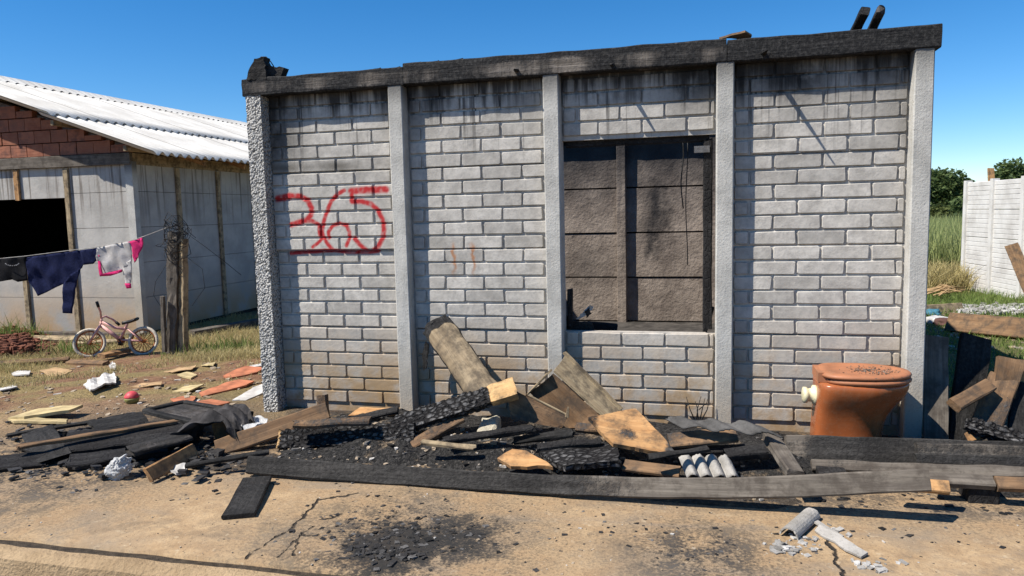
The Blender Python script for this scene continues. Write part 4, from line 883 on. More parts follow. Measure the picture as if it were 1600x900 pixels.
for k, px in enumerate((1300, 1530)):
    p = PY(px, 760, -.9); board('support_block', ('dark block under the rail, right of the short prop', 'dark block under the tan plank at the right edge')[k], 'block', (p.x, -.9, -.055), (p.x, -.9, .035), .12, .12, FR, 'wood_char', char=.9)
# right hand pile of boards beyond the corner post
board('grey_plank', 'grey upright plank leaning beside the right corner post', 'plank', PY(1462, 700, -.12), PY(1462, 526, .12), .125, .025, (.1, -1, .1), 'wood_grey', char=.2, jit=.004)
board('black_plank', 'black plank leaning steeply right of the grey upright plank', 'plank', PY(1502, 700, -.05), PY(1525, 527, .25), .16, .04, (.15, -.95, .2), 'char_smooth', char=.9, jit=.005)
board('short_stick', 'short dark stick with a pale sawn end across the black plank', 'stick', PY(1490, 634, -.28), PY(1546, 602, -.1), .07, .04, (-.2, -.8, .5), 'wood_brown', char=lambda u, v: .35*sst(0, .1, u))
slab('bark_slab', 'brown rough bark-faced slab at the right edge above the dark boards', 'slab', [PY(1556, 557, .05), PY(1597, 563, .05), PY(1590, 600, .0), PY(1582, 624, .0), PY(1549, 596, .0)], .035, 'wood_brown', char=.12, jit=.008)
board('dark_board', 'dark brown board leaning in the pile, right of the short stick', 'board', PY(1536, 680, -.22), PY(1568, 590, .0), .14, .03, (-.1, -.9, .4), 'wood_brown', char=.4, jit=.005)
board('dark_board', 'black board leaning at the far right edge of the pile', 'board', PY(1600, 690, -.18), PY(1602, 600, .05), .15, .03, (-.1, -.9, .3), 'char_smooth', char=.8, jit=.005)
board('edge_plank', 'tan plank at the right edge behind the bark slab', 'plank', PY(1590, 640, .02), PY(1606, 570, .1), .10, .03, (.1, -.9, .3), 'wood_tan', char=.25)
timber('charred_log', 'grey cracked charred log lying behind the black beam at right', PY(1508, 662, -.34), PY(1602, 690, -.40), .075, .06, (.2, -.8, .6), lambda u: .95, 21, depth=.012)
board('tan_offcut', 'small tan offcut below the charred log', 'offcut', PY(1512, 684, -.36), PY(1548, 674, -.3), .05, .02, (0, -.8, .5), 'wood_tan', char=.15)

# toilet
def ceramic(name, c, rough=.22):
    n = NT(name); P = n.obj(); a = n.noise(P, 7, 5, .6); d = n.noise(P, 34, 5, .7)
    n.col(n.mix(n.math('MULTIPLY', n.step(.42, .7, n.math('MULTIPLY_ADD', d, .6, n.math('MULTIPLY', a, .4))), .3), n.mix(n.step(.3, .7, a), c, tuple(k*.75 for k in c)), (.27, .17, .10))); n.put(n.b.inputs["Roughness"], n.math('MULTIPLY_ADD', d, .35, rough)); n.b.inputs["Specular IOR Level"].default_value = .4; n.bump(d, .0006); return n.m
M['terracotta'] = ceramic('terracotta glazed ceramic', (.34, .098, .032), .08); M['seat'] = ceramic('brown plastic', (.38, .15, .07), .45)
tb = PY(1268, 682, -.27); TX, TZ, TYc = tb.x, -.055, -.27
toilet = thing('toilet', 'terracotta brown toilet with closed lid standing by the right corner post', 'toilet', (TX+.2, TYc, TZ))
def loop(xb, xf, hw, z, m=36, sq=.5):
    """plan outline: square-ish back, round front"""
    out = []; xc = xb+(xf-xb)*.45
    for k in range(m):
        a = 2*math.pi*k/m; c, s = math.cos(a), math.sin(a)
        if c >= 0: x = xc+(xf-xc)*c; y = hw*(abs(s)**.95)*(1 if s > 0 else -1)
        else: x = xc-(xc-xb)*abs(c)**sq; y = hw*(abs(s)**sq)*(1 if s > 0 else -1)
        out.append(Vector((TX+x, TYc+y, TZ+z)))
    return out
def loft(name, rings, mat, cap=True):
    V = [p for r in rings for p in r]; m = len(rings[0]); Fc = [(i*m+k, i*m+(k+1) % m, (i+1)*m+(k+1) % m, (i+1)*m+k) for i in range(len(rings)-1) for k in range(m)]
    if cap: Fc += [tuple(range(m))[::-1], tuple((len(rings)-1)*m+k for k in range(m))]
    return mk(name, V, Fc, mat, toilet, smooth=True)
prof = [(.0, .345, .118, 0), (.0, .345, .118, .012), (-.002, .338, .110, .03), (.0, .338, .108, .10), (.004, .350, .114, .16), (.008, .372, .126, .21), (.010, .402, .142, .25), (.012, .430, .158, .285), (.013, .448, .170, .315), (.014, .456, .175, .34), (.014, .458, .176, .360), (.018, .452, .170, .370)]
loft('bowl', [loop(a, b, c, z, sq=.38) for a, b, c, z in prof], M['terracotta'])
loft('seat', [loop(a, b, c, z, sq=.6) for a, b, c, z in ((.045, .458, .168, .371), (.040, .467, .177, .378), (.040, .469, .179, .388), (.048, .461, .171, .397))], M['seat'])
loft('lid', [loop(a, b, c, z, sq=.6) for a, b, c, z in ((.030, .455, .166, .398), (.022, .465, .177, .403), (.022, .467, .179, .413), (.034, .458, .170, .422), (.075, .42, .136, .424), (.085, .41, .126, .418), (.15, .34, .07, .420))], M['seat'])
bev_box('hinge_bar', (TX+.012, TYc-.10, TZ+.372), (TX+.075, TYc+.10, TZ+.421), M['seat'], toilet, bev=.014, seg=3)
for s in (-1, 1): lathe('hinge_cap', [(.004, -.004), (.017, -.002), (.019, .006), (.013, .016)], (TX+.075, TYc+s*.112-.0, TZ+.395), (0, -1, 0), M['black'], toilet, 14)
lathe('inlet_socket', [(.045, 0), (.052, .004), (.052, .018), (.036, .024), (.034, .045), (.042, .05), (.042, .066), (.028, .07), (.02, .072)], (TX+.018, TYc-.02, TZ+.285), (-1, -.1, 0), plain_mat('cream plastic', (.62, .56, .36), .45, .15, 20), toilet, 20)
its = [(TX+r_.gauss(.30, .06), TYc+r_.gauss(-.02, .05), TZ+.421, r_.uniform(.0015, .0055)) for _ in range(260)]
V, Fc, T = chunk_mesh(its, .4, 5); props(mk('lid_ash', V, Fc, tone_mat('grey ash', (.04, .036, .032), (.12, .10, .08), (.25, .22, .19)), origin=(TX+.3, TYc, TZ+.42), attrs={'tone': T}), 'grey ash flakes lying on the closed toilet lid', 'ash', None, 'stuff')

# fibre cement crumbs on the pavement
A_ = PZ(1232, 838, -.04); B_ = PZ(1268, 806, -.04)
V, Fc = [], []
ax2 = (B_-A_); sd = Vector((-ax2.y, ax2.x, 0)).normalized(); mm = 10
for s in (1, .84):
    for j in range(7):
        for k in range(mm+1):
            a = math.pi*k/mm; V.append(A_+ax2*(j/6+.012*math.sin(k*2.1+j))+sd*(.036*s*math.cos(a))+UP*(.034*s*math.sin(a)))
h = 7*(mm+1)
for s in (0, 1): Fc += [tuple(s*h+q for q in (j*(mm+1)+k, j*(mm+1)+k+1, (j+1)*(mm+1)+k+1, (j+1)*(mm+1)+k)) for j in range(6) for k in range(mm)]
Fc += [(k, k+1, h+k+1, h+k) for k in range(mm)]+[(6*(mm+1)+k, 6*(mm+1)+k+1, h+6*(mm+1)+k+1, h+6*(mm+1)+k) for k in range(mm)]
props(mk('tile_fragment', V, Fc, M['fibre'], None, origin=A_), 'half-round grey roofing fragment on the pavement at lower right', 'roofing')
slab('flat_fragment', 'long flat pale roofing strip on the pavement at lower right', 'roofing', [PZ(1274, 831, -.045), PZ(1281, 823, -.035), PZ(1310, 836, -.035), PZ(1342, 858, -.035), PZ(1357, 866, -.04), PZ(1347, 873, -.045), PZ(1322, 862, -.045), PZ(1300, 847, -.045)], .008, 'wood_pale'); bpy.data.objects['flat_fragment'].data.materials[0] = M['fibre']
slab('flat_fragment', 'thin pale sliver above the long flat roofing strip', 'roofing', [PZ(1272, 819, -.04), PZ(1278, 817, -.04), PZ(1318, 838, -.04), PZ(1312, 841, -.04)], .008, 'wood_pale'); bpy.data.objects['flat_fragment.001'].data.materials[0] = M['fibre']
its = [(p.x+r_.gauss(0, .03), p.y+r_.gauss(0, .025), -.05, r_.uniform(.004, .02)) for px, py, c in ((1228, 858, 46), (1255, 845, 26), (1360, 884, 20), (1380, 878, 8), (1310, 830, 8)) for p in [PZ(px, py, -.05)] for _ in range(c)]
V, Fc, T = chunk_mesh(its, .45, 8); M['fibrebits'] = tone_mat('fibre cement crumbs', (.16, .15, .135), (.36, .345, .32), (.48, .465, .44))
props(mk('roofing_crumbs', V, Fc, M['fibrebits'], origin=A_, attrs={'tone': T}), 'broken pale roofing crumbs around the half-round fragment', 'rubble', None, 'stuff')
its = [(p.x+r_.gauss(0, .07), p.y+r_.gauss(0, .03), -.053, .0015+.02*r_.random()**4) for px, py, c in ((560, 858, 240), (610, 862, 170), (640, 838, 20), (545, 838, 30), (590, 845, 50), (600, 875, 20), (520, 820, 20), (120, 765, 40), (60, 742, 60), (230, 742, 50), (150, 745, 50), (60, 800, 4), (1310, 878, 10), (1130, 838, 9), (1380, 828, 10), (1490, 838, 8)) for p in [PZ(px, py, -.05)] for _ in range(c)]
V, Fc, T = chunk_mesh(its, .3, 9); props(mk('charcoal_clumps', V, Fc, M['charbits'], origin=(1.7, -1.8, -.05), attrs={'tone': T}), 'black charcoal clump on the pavement in the centre foreground', 'charcoal', None, 'stuff')

# ================================================================== YARD ON THE LEFT
M['navy'] = plain_mat('navy knit', (.012, .016, .05), .95, .3, 60, .1, bump=.004); M['black_cloth'] = plain_mat('black cotton', (.012, .012, .014), .95, .3, 60, .1, bump=.004)
M['white_cloth'] = plain_mat('grey white cotton', (.46, .44, .42), .95, .12, 40, .1, bump=.004); M['pink'] = plain_mat('magenta cotton', (.55, .03, .14), .95, .15, 40, .1, bump=.004)
def LY(px): return 2.5+(px+80)/350*.5
M['rope'] = plain_mat('thin cord', (.35, .33, .3), .8)
line = [PY(x, y, LY(x)) for x, y in ((-80, 412), (0, 404), (41, 400), (150, 386), (205, 376), (226, 369), (268, 353))]
o = tubes('clothes_line', [(line, .004)], M['rope'], seg=5); props(o, 'thin clothes line tied to the wire-wrapped post', 'clothes line')
def cloth(name, pts, mat, parent, amp=.02, ph=0., dy=0., t=.006):
    P3 = [PY(x, y, LY(x)+dy) for x, y in pts]; 
    o = slab(name, None, None, P3, t, 'wood_tan', parent=parent, jit=.001, sub=.03, wave=lambda x, y: amp*(math.sin(x*30+ph+2*math.sin(y*7))*.5+1.3*mn.noise(Vector((x*9+ph, y*6, 1)))+.6*mn.noise(Vector((x*26+ph, y*12, 4)))))
    o.data.materials[0] = M[mat]; o.data.polygons.foreach_set('use_smooth', [True]*len(o.data.polygons)); return o
t = thing('sweater', 'navy sweater hanging by its hem from the clothes line', 'sweater', PY(98, 489, LY(98)))
cloth('body', [(41, 402), (85, 396), (125, 391), (134, 400), (128, 419), (112, 437), (98, 444), (62, 462), (45, 440)], 'navy', t); cloth('body', [(42, 402), (125, 392), (124, 420), (60, 440)], 'navy', t, dy=.05, ph=2); cloth('sleeve', [(110, 430), (127, 418), (120, 440), (113, 490), (98, 489), (98, 444)], 'navy', t, .012, 1, -.008); cloth('collar', [(124, 391), (152, 387), (156, 399), (147, 412), (130, 414)], 'navy', t, .018, 2, -.004)
t = thing('shirt', 'black T-shirt with pale print at the left picture edge on the line', 'shirt', PY(10, 440, LY(10)))
cloth('body', [(-60, 411), (0, 404), (40, 401), (44, 438), (30, 440), (18, 437), (0, 440), (-60, 446)], 'black_cloth', t)
M['print'] = plain_mat('faded print', (.2, .2, .21), .9)
pv, pf = [], []
for k in range(9):
    a = -1.2+k*.3; x, y = 19+11*math.sin(a), 410+5*math.cos(a); b = len(pv); wq = .55+.4*(k % 3 == 0)
    for s, u in ((-wq, -.7), (wq, -.7), (wq, .8), (-wq, .8)): pv.append(PY(x+s, y+u, LY(x)-.045))
    for s, u in ((-wq, -.7), (wq, -.7), (wq, .8), (-wq, .8)): pv.append(PY(x+s, y+u, LY(x)-.041))
    pf += [tuple(b+i for i in q) for q in ((0, 1, 2, 3), (7, 6, 5, 4), (0, 4, 5, 1), (1, 5, 6, 2), (2, 6, 7, 3), (3, 7, 4, 0))]
mk('print', pv, pf, M['print'], t)
t = thing('shirt', 'white long-sleeved shirt with magenta trim hanging on the line', 'shirt', PY(200, 449, LY(200)))
cloth('body', [(152, 387), (180, 381), (203, 377), (206, 384), (205, 408), (192, 424), (172, 428), (158, 430), (153, 410)], 'white_cloth', t, .022)
cloth('sleeve', [(191, 415), (205, 405), (206, 425), (204, 444), (196, 444)], 'white_cloth', t, .01, 1, -.006); cloth('cuff', [(195, 443), (205, 443), (205, 450), (198, 451)], 'pink', t, .005, 0, -.008)
cloth('trim', [(152, 400), (155, 398), (161, 428), (190, 421), (191, 425), (173, 431), (156, 432)], 'pink', t, .006, 0, -.016); cloth('shoulder', [(201, 378), (224, 371), (224, 380), (216, 402), (209, 411), (206, 400), (207, 386)], 'pink', t, .02, 2, -.004)

fp = thing('rough_post', 'rough split post wrapped in tangled wire beside the bicycle', 'post', PG(272, 548))
board('split_timber', None, None, PY(270, 552, 3.0), PY(272, 360, 3.0), .12, .09, (.2, -1, 0), 'wood_grey', parent=fp, jit=.014, char=.1, rag=(0, .08)); board('split_timber', None, None, PY(287, 550, 3.03), PY(286, 372, 3.03), .10, .07, (-.3, -1, 0), 'wood_pale', parent=fp, jit=.012, char=.25, rag=(0, .06))
board('short_stake', 'short thin stake standing left of the wire-wrapped post', 'stake', PY(257, 550, 2.9), PY(254, 463, 2.9), .05, .04, (0, -1, 0), 'wood_grey', jit=.005)
r_ = random.Random(4); st = []
for k in range(46):
    cx, cy, R_ = 274+r_.gauss(0, 4), 350+abs(r_.gauss(0, 30)), r_.uniform(.05, .16); c = PY(cx, cy, 3.0); tl = Vector((r_.gauss(0, 1), r_.gauss(0, 1), r_.gauss(0, 1))).normalized(); e1 = tl.orthogonal().normalized(); e2 = tl.cross(e1); a0 = r_.random()*6; n_ = r_.randint(6, 14)
    st.append(([c+(e1*math.cos(a0+i*.5)+e2*math.sin(a0+i*.5))*R_*(1+.25*r_.uniform(-1, 1))+Vector((0, 0, r_.uniform(-.01, .01))) for i in range(n_)], .0035))
st += [([PY(288, 362, 3.0), PY(320, 385, 3.05), PY(350, 408, 3.1), PY(377, 430, 3.2)], .003), ([PY(290, 400, 3.0), PY(316, 420, 3.0), PY(320, 450, 3.0), PY(300, 478, 3.0)], .003), ([PY(262, 410, 3.0), PY(243, 440, 3.0), PY(240, 462, 3.0), PY(252, 480, 3.0)], .003)]
props(tubes('wire_tangle', st, M['black'], seg=4), 'black tangle of old wire round the head of the split post', 'wire')

# small bicycle
bk = thing('bicycle', 'small pink childs bicycle with rusty orange spokes leaning by the stake', 'bicycle', PG(185, 556))
M['pinkpaint'] = plain_mat('faded pink paint', (.60, .32, .29), .45, .25, 30); M['rust'] = plain_mat('rust orange', (.40, .13, .04), .8, .35, 30); M['tyre'] = plain_mat('dusty cream tyre', (.52, .46, .37), .9, .25, 30); M['seatblk'] = plain_mat('black vinyl', (.012, .01, .01), .45, .2)
def BY(px): return 3.1+(px-140)/84*.2
def bp(px, py, o=0): return PY(px, py, BY(px)+o)
def wheel(c, axis_):
    axis_ = axis_.normalized(); u = axis_.cross(UP).normalized(); v = u.cross(axis_); W_ = .165
    circ = [c+(u*math.cos(a)+v*math.sin(a))*W_ for a in [2*math.pi*k/28 for k in range(28)]]; t_ = tubes('wheel', [(circ, .019, True)], M['tyre'], bk, seg=8)
    circ = [c+(u*math.cos(a)+v*math.sin(a))*(W_-.026) for a in [2*math.pi*k/28 for k in range(28)]]; tubes('rim', [(circ, .008, True)], M['rust'], t_, seg=6)
    tubes('spokes', [([c+axis_*.012*(1 if k % 2 else -1), c+(u*math.cos(2*math.pi*k/16)+v*math.sin(2*math.pi*k/16))*(W_-.026)], .0042) for k in range(16)], M['rust'], t_, seg=5)
    lathe('hub', [(.008, -.05), (.022, -.04), (.022, .04), (.008, .05)], c, axis_, M['rust'], t_, 10)
w1, w2 = bp(140, 536), bp(224, 533); dirw = (w2-w1).normalized(); axw = Vector((dirw.y, -dirw.x, .25))
wheel(w1, Vector((.62, -.75, .22))); wheel(w2, axw)
hd, bb, sc = bp(158, 506), bp(188, 531), bp(198, 508)
tubes('frame', [([hd+Vector((0, 0, -.02)), bb], .024), ([bp(160, 503), bp(180, 512), bp(196, 514)], .018), ([bb, sc, bp(199, 503)], .017), ([bb, w2], .013), ([bp(197, 512), w2+axw.normalized()*.05], .008), ([bp(197, 512), w2-axw.normalized()*.05], .008)], M['pinkpaint'], bk, seg=8)
tubes('fork', [([hd+Vector((0, 0, .03)), hd, bp(152, 516, -.05), w1+Vector((.03, -.05, 0))], .015), ([hd, bp(150, 516, .05), w1+Vector((-.03, .05, 0))], .011)], M['pinkpaint'], bk, seg=8)
tubes('handlebar', [([bp(152, 473, -.1), bp(154, 480, -.1), bp(157, 487, -.06), bp(158, 497, 0), bp(165, 494, .05), bp(176, 499, .1), bp(186, 507, .12)], .012), ([hd, bp(159, 496)], .012)], M['pinkpaint'], bk, seg=8)
tubes('grip', [([bp(151, 471, -.1), bp(154, 480, -.1)], .017)], M['seatblk'], bk, seg=8); tubes('grip', [([bp(181, 503, .11), bp(187, 508, .12)], .017)], M['seatblk'], bk, seg=8)
lathe('crank', [(.008, -.03), (.05, -.028), (.05, -.022), (.01, -.02), (.01, .03)], bb, axw, M['rust'], bk, 16)
for s in (-1, 1): p = bb+axw.normalized()*.06*s+Vector((.05*s, 0, -.05)); tubes('pedal', [([bb+axw.normalized()*.04*s, p], .007), ([p, p+axw.normalized()*.07*s], .018)], M['seatblk'], bk, seg=6)
s0, s1 = bp(191, 505), bp(214, 501); V = []; n0 = 10
for i in range(n0+1):
    u = i/n0; c = s0.lerp(s1, u)+UP*(.02*u*u); hw = .018+.055*sst(.2, 1, u)
    for k in range(10): a = 2*math.pi*k/10; V.append(c+Vector((-dirw.y, dirw.x, 0))*hw*math.cos(a)+UP*(.022*math.sin(a)))
mk('saddle', V, [(i*10+k, i*10+(k+1) % 10, (i+1)*10+(k+1) % 10, (i+1)*10+k) for i in range(n0) for k in range(10)]+[tuple(range(10))[::-1], tuple(n0*10+k for k in range(10))], M['seatblk'], bk, smooth=True)

# earth mound and planks by the neighbour house
r_ = random.Random(31); its = []
for _ in range(900):
    px, py = r_.gauss(24, 26), r_.uniform(520, 558); p = PG(px, py); its.append((p.x, p.y, p.z+max(0, .12*math.exp(-((px-25)/40)**2)*r_.random()), r_.uniform(.02, .06)))
V, Fc, T = chunk_mesh(its, .9, 3); props(mk('earth_mound', V, Fc, M['redearth'], origin=PG(30, 545)), 'mound of dark red earth clods at the left edge by the panel house', 'earth', None, 'stuff')
def gb(name, label, a, b, w_, t_, mat, char=0., up=.02, n=(0, -.25, 1), cat='plank', **k): return board(name, label, cat, PG(*a, up), PG(*b, up), w_, t_, n, mat, char=char, **k)
gb('yard_plank', 'long weathered plank along the foot of the panel house', (15, 529), (150, 530), .14, .05, 'wood_pale', .1, .05); gb('yard_plank', 'pale plank lying behind the bicycle', (120, 537), (205, 532), .10, .04, 'wood_pale', .15, .05)
gb('yard_plank', 'dark plank in front of the red earth mound', (0, 569), (108, 562), .10, .05, 'wood_brown', .2, .03); gb('yard_plank', 'rotten plank lying just below the bicycle front wheel', (108, 566), (166, 568), .09, .04, 'wood_brown', .3, .02); gb('yard_plank', 'slanting plank under the bicycle frame', (158, 556), (205, 545), .12, .04, 'wood_tan', .2, .06)
gb('yard_timber', 'long timber lying under the side wall of the panel house', (300, 522), (404, 503), .12, .1, 'wood_grey', .2, .05, cat='timber')
M['foam'] = plain_mat('yellow board', (.42, .33, .17), .85, .3, 9); M['orange'] = plain_mat('orange red board', (.36, .13, .065), .85, .35, 9); M['whiteish'] = plain_mat('dusty white sheet', (.46, .44, .41), .8, .25, 9); M['sand'] = plain_mat('sandy board', (.38, .25, .13), .9, .3, 9)
def flat(name, label, cat, pts, t_, mat, up=.012, char=0., **k):
    o = slab(name, label, cat, [PG(x, y, up) for x, y in pts], t_, 'wood_tan', char=char, **k); o.data.materials[0] = M[mat]; return o
flat('flat_board', 'large pale yellow board lying flat at left above the charred planks', 'board', [(13, 653), (61, 641), (131, 640), (107, 648), (37, 654)], .02, 'foam', .03, wave=lambda x, y: .02*math.sin(x*5))
flat('flat_board', 'narrow yellow strip right below the large pale yellow board', 'board', [(13, 657), (60, 656), (106, 658), (104, 663), (20, 661)], .015, 'foam')
flat('crumpled_cloth', 'crumpled white cloth lying on the dry grass', 'cloth', [(131, 601), (149, 591), (178, 583), (182, 592), (180, 599), (155, 606), (141, 612)], .012, 'whiteish', .03, wave=lambda x, y: .018*mn.noise(Vector((x*9, y*16, 0)))+.01*math.sin(y*60), sub=.025)
flat('paper_scrap', 'small white scrap above the crumpled white cloth', 'paper', [(171, 573), (176, 569), (182, 573), (180, 578), (173, 578)], .02, 'whiteish', wave=lambda x, y: .03*mn.noise(Vector((x*20, y*20, 0))), sub=.02)
for k, (pl, mt, lb) in enumerate([([(205, 603), (222, 599), (253, 599), (252, 603), (215, 605)], 'sand', 'sandy flat board right of the crumpled white cloth'), ([(269, 612), (291, 603), (319, 604), (296, 613)], 'foam', 'yellowish square board left of the long orange board'),
        ([(311, 614), (373, 597), (397, 599), (385, 604), (315, 619)], 'orange', 'long orange-red board lying before the corner post'), ([(266, 622), (285, 618), (307, 620), (302, 630), (272, 630)], 'orange', 'short orange-red piece at the rear of the charred pile'),
        ([(363, 625), (400, 607), (418, 601), (420, 611), (385, 624)], 'whiteish', 'pale board sloping up to the rough corner post'), ([(349, 589), (384, 576), (416, 577), (400, 583), (360, 591)], 'orange', 'far orange-tan board beside the rough corner post'),
        ([(387, 571), (412, 566), (414, 573), (390, 577)], 'whiteish', 'far white board topmost beside the corner post'), ([(314, 572), (322, 567), (338, 567), (334, 574)], 'foam', 'small yellow piece farthest out on the dry grass'), ([(277, 589), (293, 584), (308, 586), (299, 592)], 'foam', 'small yellow piece in the middle of the dry grass'),
        ([(255, 580), (280, 573), (308, 573), (300, 580), (270, 583)], 'sand', 'brownish flat board in the middle of the dry grass'), ([(0, 606), (22, 601), (27, 608), (0, 614)], 'whiteish', 'white sheet at the left picture edge'), ([(18, 583), (30, 579), (48, 582), (46, 588), (22, 588)], 'whiteish', 'small pale sheet near the dark plank at left'),
        ([(62, 581), (85, 577), (114, 578), (96, 586), (75, 587)], 'sand', 'tan sheet below the dark plank at left'), ([(298, 633), (330, 626), (360, 628), (330, 637)], 'orange', 'reddish strip behind the framed black panel')]):
    flat('flat_board', lb, 'board', pl, .006+.004*(k % 3), mt, .008, wave=lambda x, y: .012*math.sin(x*6+y*4))
bl = thing('ball', 'small red and green ball on the bare earth', 'ball', PG(206, 623)); p = PG(206, 622, .035); R_ = .05
def cap(name, a0, a1, mat):
    V = []; 
    for i in range(9):
        a = a0+(a1-a0)*i/8
        for k in range(18): b = 2*math.pi*k/18; V.append(p+Vector((R_*math.cos(a)*math.cos(b), R_*math.cos(a)*math.sin(b), R_*math.sin(a))))
    mk(name, V, [(i*18+k, i*18+(k+1) % 18, (i+1)*18+(k+1) % 18, (i+1)*18+k) for i in range(8) for k in range(18)]+[tuple(range(18))[::-1], tuple(8*18+k for k in range(18))], mat, bl, smooth=True)
cap('red_half', .1, 1.5, plain_mat('red rubber', (.5, .06, .07), .5)); cap('green_half', -1.5, .1, plain_mat('olive rubber', (.20, .19, .06), .5))
# small litter
r_ = random.Random(77); its = []
for _ in range(220): px, py = r_.uniform(0, 415), r_.uniform(566, 650); q = PG(px, py); its.append((q.x, q.y, q.z, r_.uniform(.008, .03)))
for _ in range(160): px, py = r_.uniform(1448, 1600), r_.uniform(480, 548); q = PG(px, py); its.append((q.x, q.y, q.z, r_.uniform(.01, .04)))
V, Fc, T = chunk_mesh(its, .5, 6); props(mk('litter', V, Fc, M['rubble'], origin=(0, 0, 0), attrs={'tone': T}), 'pale crumbs and litter strewn over both yards', 'litter', None, 'stuff')

# charred boards at lower left
def cb(lb, a, b, w_, t_=.02, char=.85, mat='char_smooth', ua=.02, ub=None, n=(0, -.2, 1), cat='charred board', name='charred_board', **k):
    k.setdefault('jit', .006); k.setdefault('rag', (.06, .08)); k.setdefault('seg', 24)
    return board(name, lb, cat, PG(*a, ua), PG(*b, ua if ub is None else ub), w_, t_, n, mat, char=char, **k)
cb('long thin burnt strip crossing the top of the charred pile at left', (19, 700), (283, 657), .035, .022, .35, 'wood_brown', .09, .10)
cb('thin black strip at the rear left of the charred pile', (5, 681), (155, 657), .03, .02, .9, ua=.03, ub=.06)
cb('broad black board at the rear of the charred pile', (140, 668), (230, 652), .20, .025, .9, ua=.05)
cb('widest black board in the middle of the charred pile', (92, 696), (292, 670), .26, .03, .95, 'wood_char', .05, .06, jit=.008, seg=24)
cb('short black board slanting down at the left of the pile', (58, 672), (88, 718), .16, .02, .7, ua=.05, ub=.03)
cb('short board stub beside the slanting black board', (40, 692), (70, 704), .10, .025, .8, ua=.03)
cb('black flat board at the left picture edge', (-20, 728), (82, 716), .16, .03, .95, 'wood_char', .02, jit=.007)
cb('grey-black board at the right of the charred pile', (198, 706), (298, 680), .12, .022, .55, ua=.08)
cb('lowest black board behind the plastic bag', (100, 724), (270, 700), .14, .03, 1, 'wood_char', .03, jit=.009, seg=24)
cb('black board end under the framed panel', (225, 668), (300, 660), .12, .025, .9, ua=.05)
fr = thing('burnt_framed_panel', 'burnt dark panel with a raised frame lying at the rear of the pile', 'panel', PG(310, 650)); fq = [PG(227, 645, .08), PG(288, 632, .09), PG(392, 650, .09), PG(305, 664, .08)]
slab('sheet', None, None, fq, .012, 'char_smooth', parent=fr, char=.5)
for i in range(4): board('frame_bar', None, None, fq[i]+UP*.012, fq[(i+1) % 4]+UP*.012, .04, .03, UP, 'char_smooth', parent=fr, char=.85)
board('tan_edge_plank', 'tan plank standing on edge, nearest at lower left', 'plank', PZ(231, 743, -.012), PZ(304, 703, .0), .075, .022, (.45, -.85, .2), 'wood_tan', char=.2, seg=20)
t = board('brown_edge_plank', 'long brown board on edge sloping up to the left bay', 'plank', PY(338, 702, -.92), PY(512, 642, -.62), .10, .03, (.1, -.85, .45), 'wood_brown', char=.3, seg=24)
board('upright_stub', 'short dark upright stub at the brown board upper end', 'stub', PY(507, 655, -.58), PY(503, 617, -.56), .06, .05, (.2, -1, 0), 'wood_brown', char=.4)
board('thin_lath', 'thin black lath lying below the brown edge board', 'lath', PZ(290, 728, .0), PZ(420, 706, .03), .03, .02, (0, -.3, 1), 'char_smooth', char=.9)
# draped cloth, sheet, bag and scraps
M['jacket'] = plain_mat('sooty grey cloth', (.045, .042, .042), .9, .5, 9, .15, bump=.006)
path = [(297, 704), (299, 688), (303, 670), (312, 658), (326, 650), (343, 646), (358, 651), (368, 660), (378, 670)]; V = []; nu, nv = 48, 14
for s in (0, .006):
    for i in range(nu+1):
        u = i/nu*(len(path)-1); j = min(int(u), len(path)-2); x = path[j][0]+(path[j+1][0]-path[j][0])*(u-j); y = path[j][1]+(path[j+1][1]-path[j][1])*(u-j)
        for k in range(nv+1):
            yy = -.92+.24*k/nv; q = PY(x, y, -.80); fold = .022*math.sin(k*1.5+i*.16)+.03*mn.noise(Vector((i*.15, k*.5, 2)))
            V.append(Vector((q.x-fold*.6-s, yy-.06*math.sin(i*.13), q.z+fold-s)))
m = nv+1; h = (nu+1)*m
Fc = [(i*m+k, i*m+k+1, (i+1)*m+k+1, (i+1)*m+k) for i in range(nu) for k in range(nv)]; Fc += [tuple(h+q for q in f[::-1]) for f in Fc]
props(mk('draped_cloth', V, Fc, M['jacket'], None, origin=PG(330, 700), smooth=True), 'sooty grey cloth draped over a stub between two brown boards', 'cloth')
board('cloth_stub', 'tan wood stub holding up the draped sooty cloth', 'stub', PY(352, 700, -.72), PY(342, 655, -.72), .08, .05, (.3, -1, 0), 'wood_tan', char=.25)
M['plastic'] = (lambda n: (n.col((.66, .66, .65)), n.rough(.4), setattr(n.b.inputs["Transmission Weight"], 'default_value', .35), n.bump(n.noise(n.obj(), 25, 5, .7), .02), n.m)[-1])(NT('thin plastic'))
flat('plastic_sheet', 'crumpled white plastic sheet behind the brown edge board', 'plastic sheet', [(362, 660), (375, 652), (400, 650), (418, 656), (415, 667), (385, 672)], .006, 'plastic', .10, wave=lambda x, y: .05*mn.noise(Vector((x*12, y*12, 0))), sub=.02)
bm = bmesh.new(); bmesh.ops.create_icosphere(bm, subdivisions=5, radius=1); c = PG(186, 732, .045)
for v in bm.verts:
    d = v.co.copy(); k = 1+.35*mn.noise(d*1.7)+.3*abs(mn.noise(d*3.2))-.22*abs(mn.noise(d*6.5))-.08*abs(mn.noise(d*14)); v.co = c+Vector((d.x*.062*k*(1.1 if d.z < 0 else .85), d.y*.055*k, d.z*.055*k+d.x*.025))
bm.verts.index_update(); V = [v.co.copy() for v in bm.verts]; Fc = [[v.index for v in f.verts] for f in bm.faces]; bm.free()
props(mk('plastic_bag', V, Fc, M['plastic'], None, origin=c, smooth=True), 'crumpled white plastic bag on the charcoal at lower left', 'plastic bag')
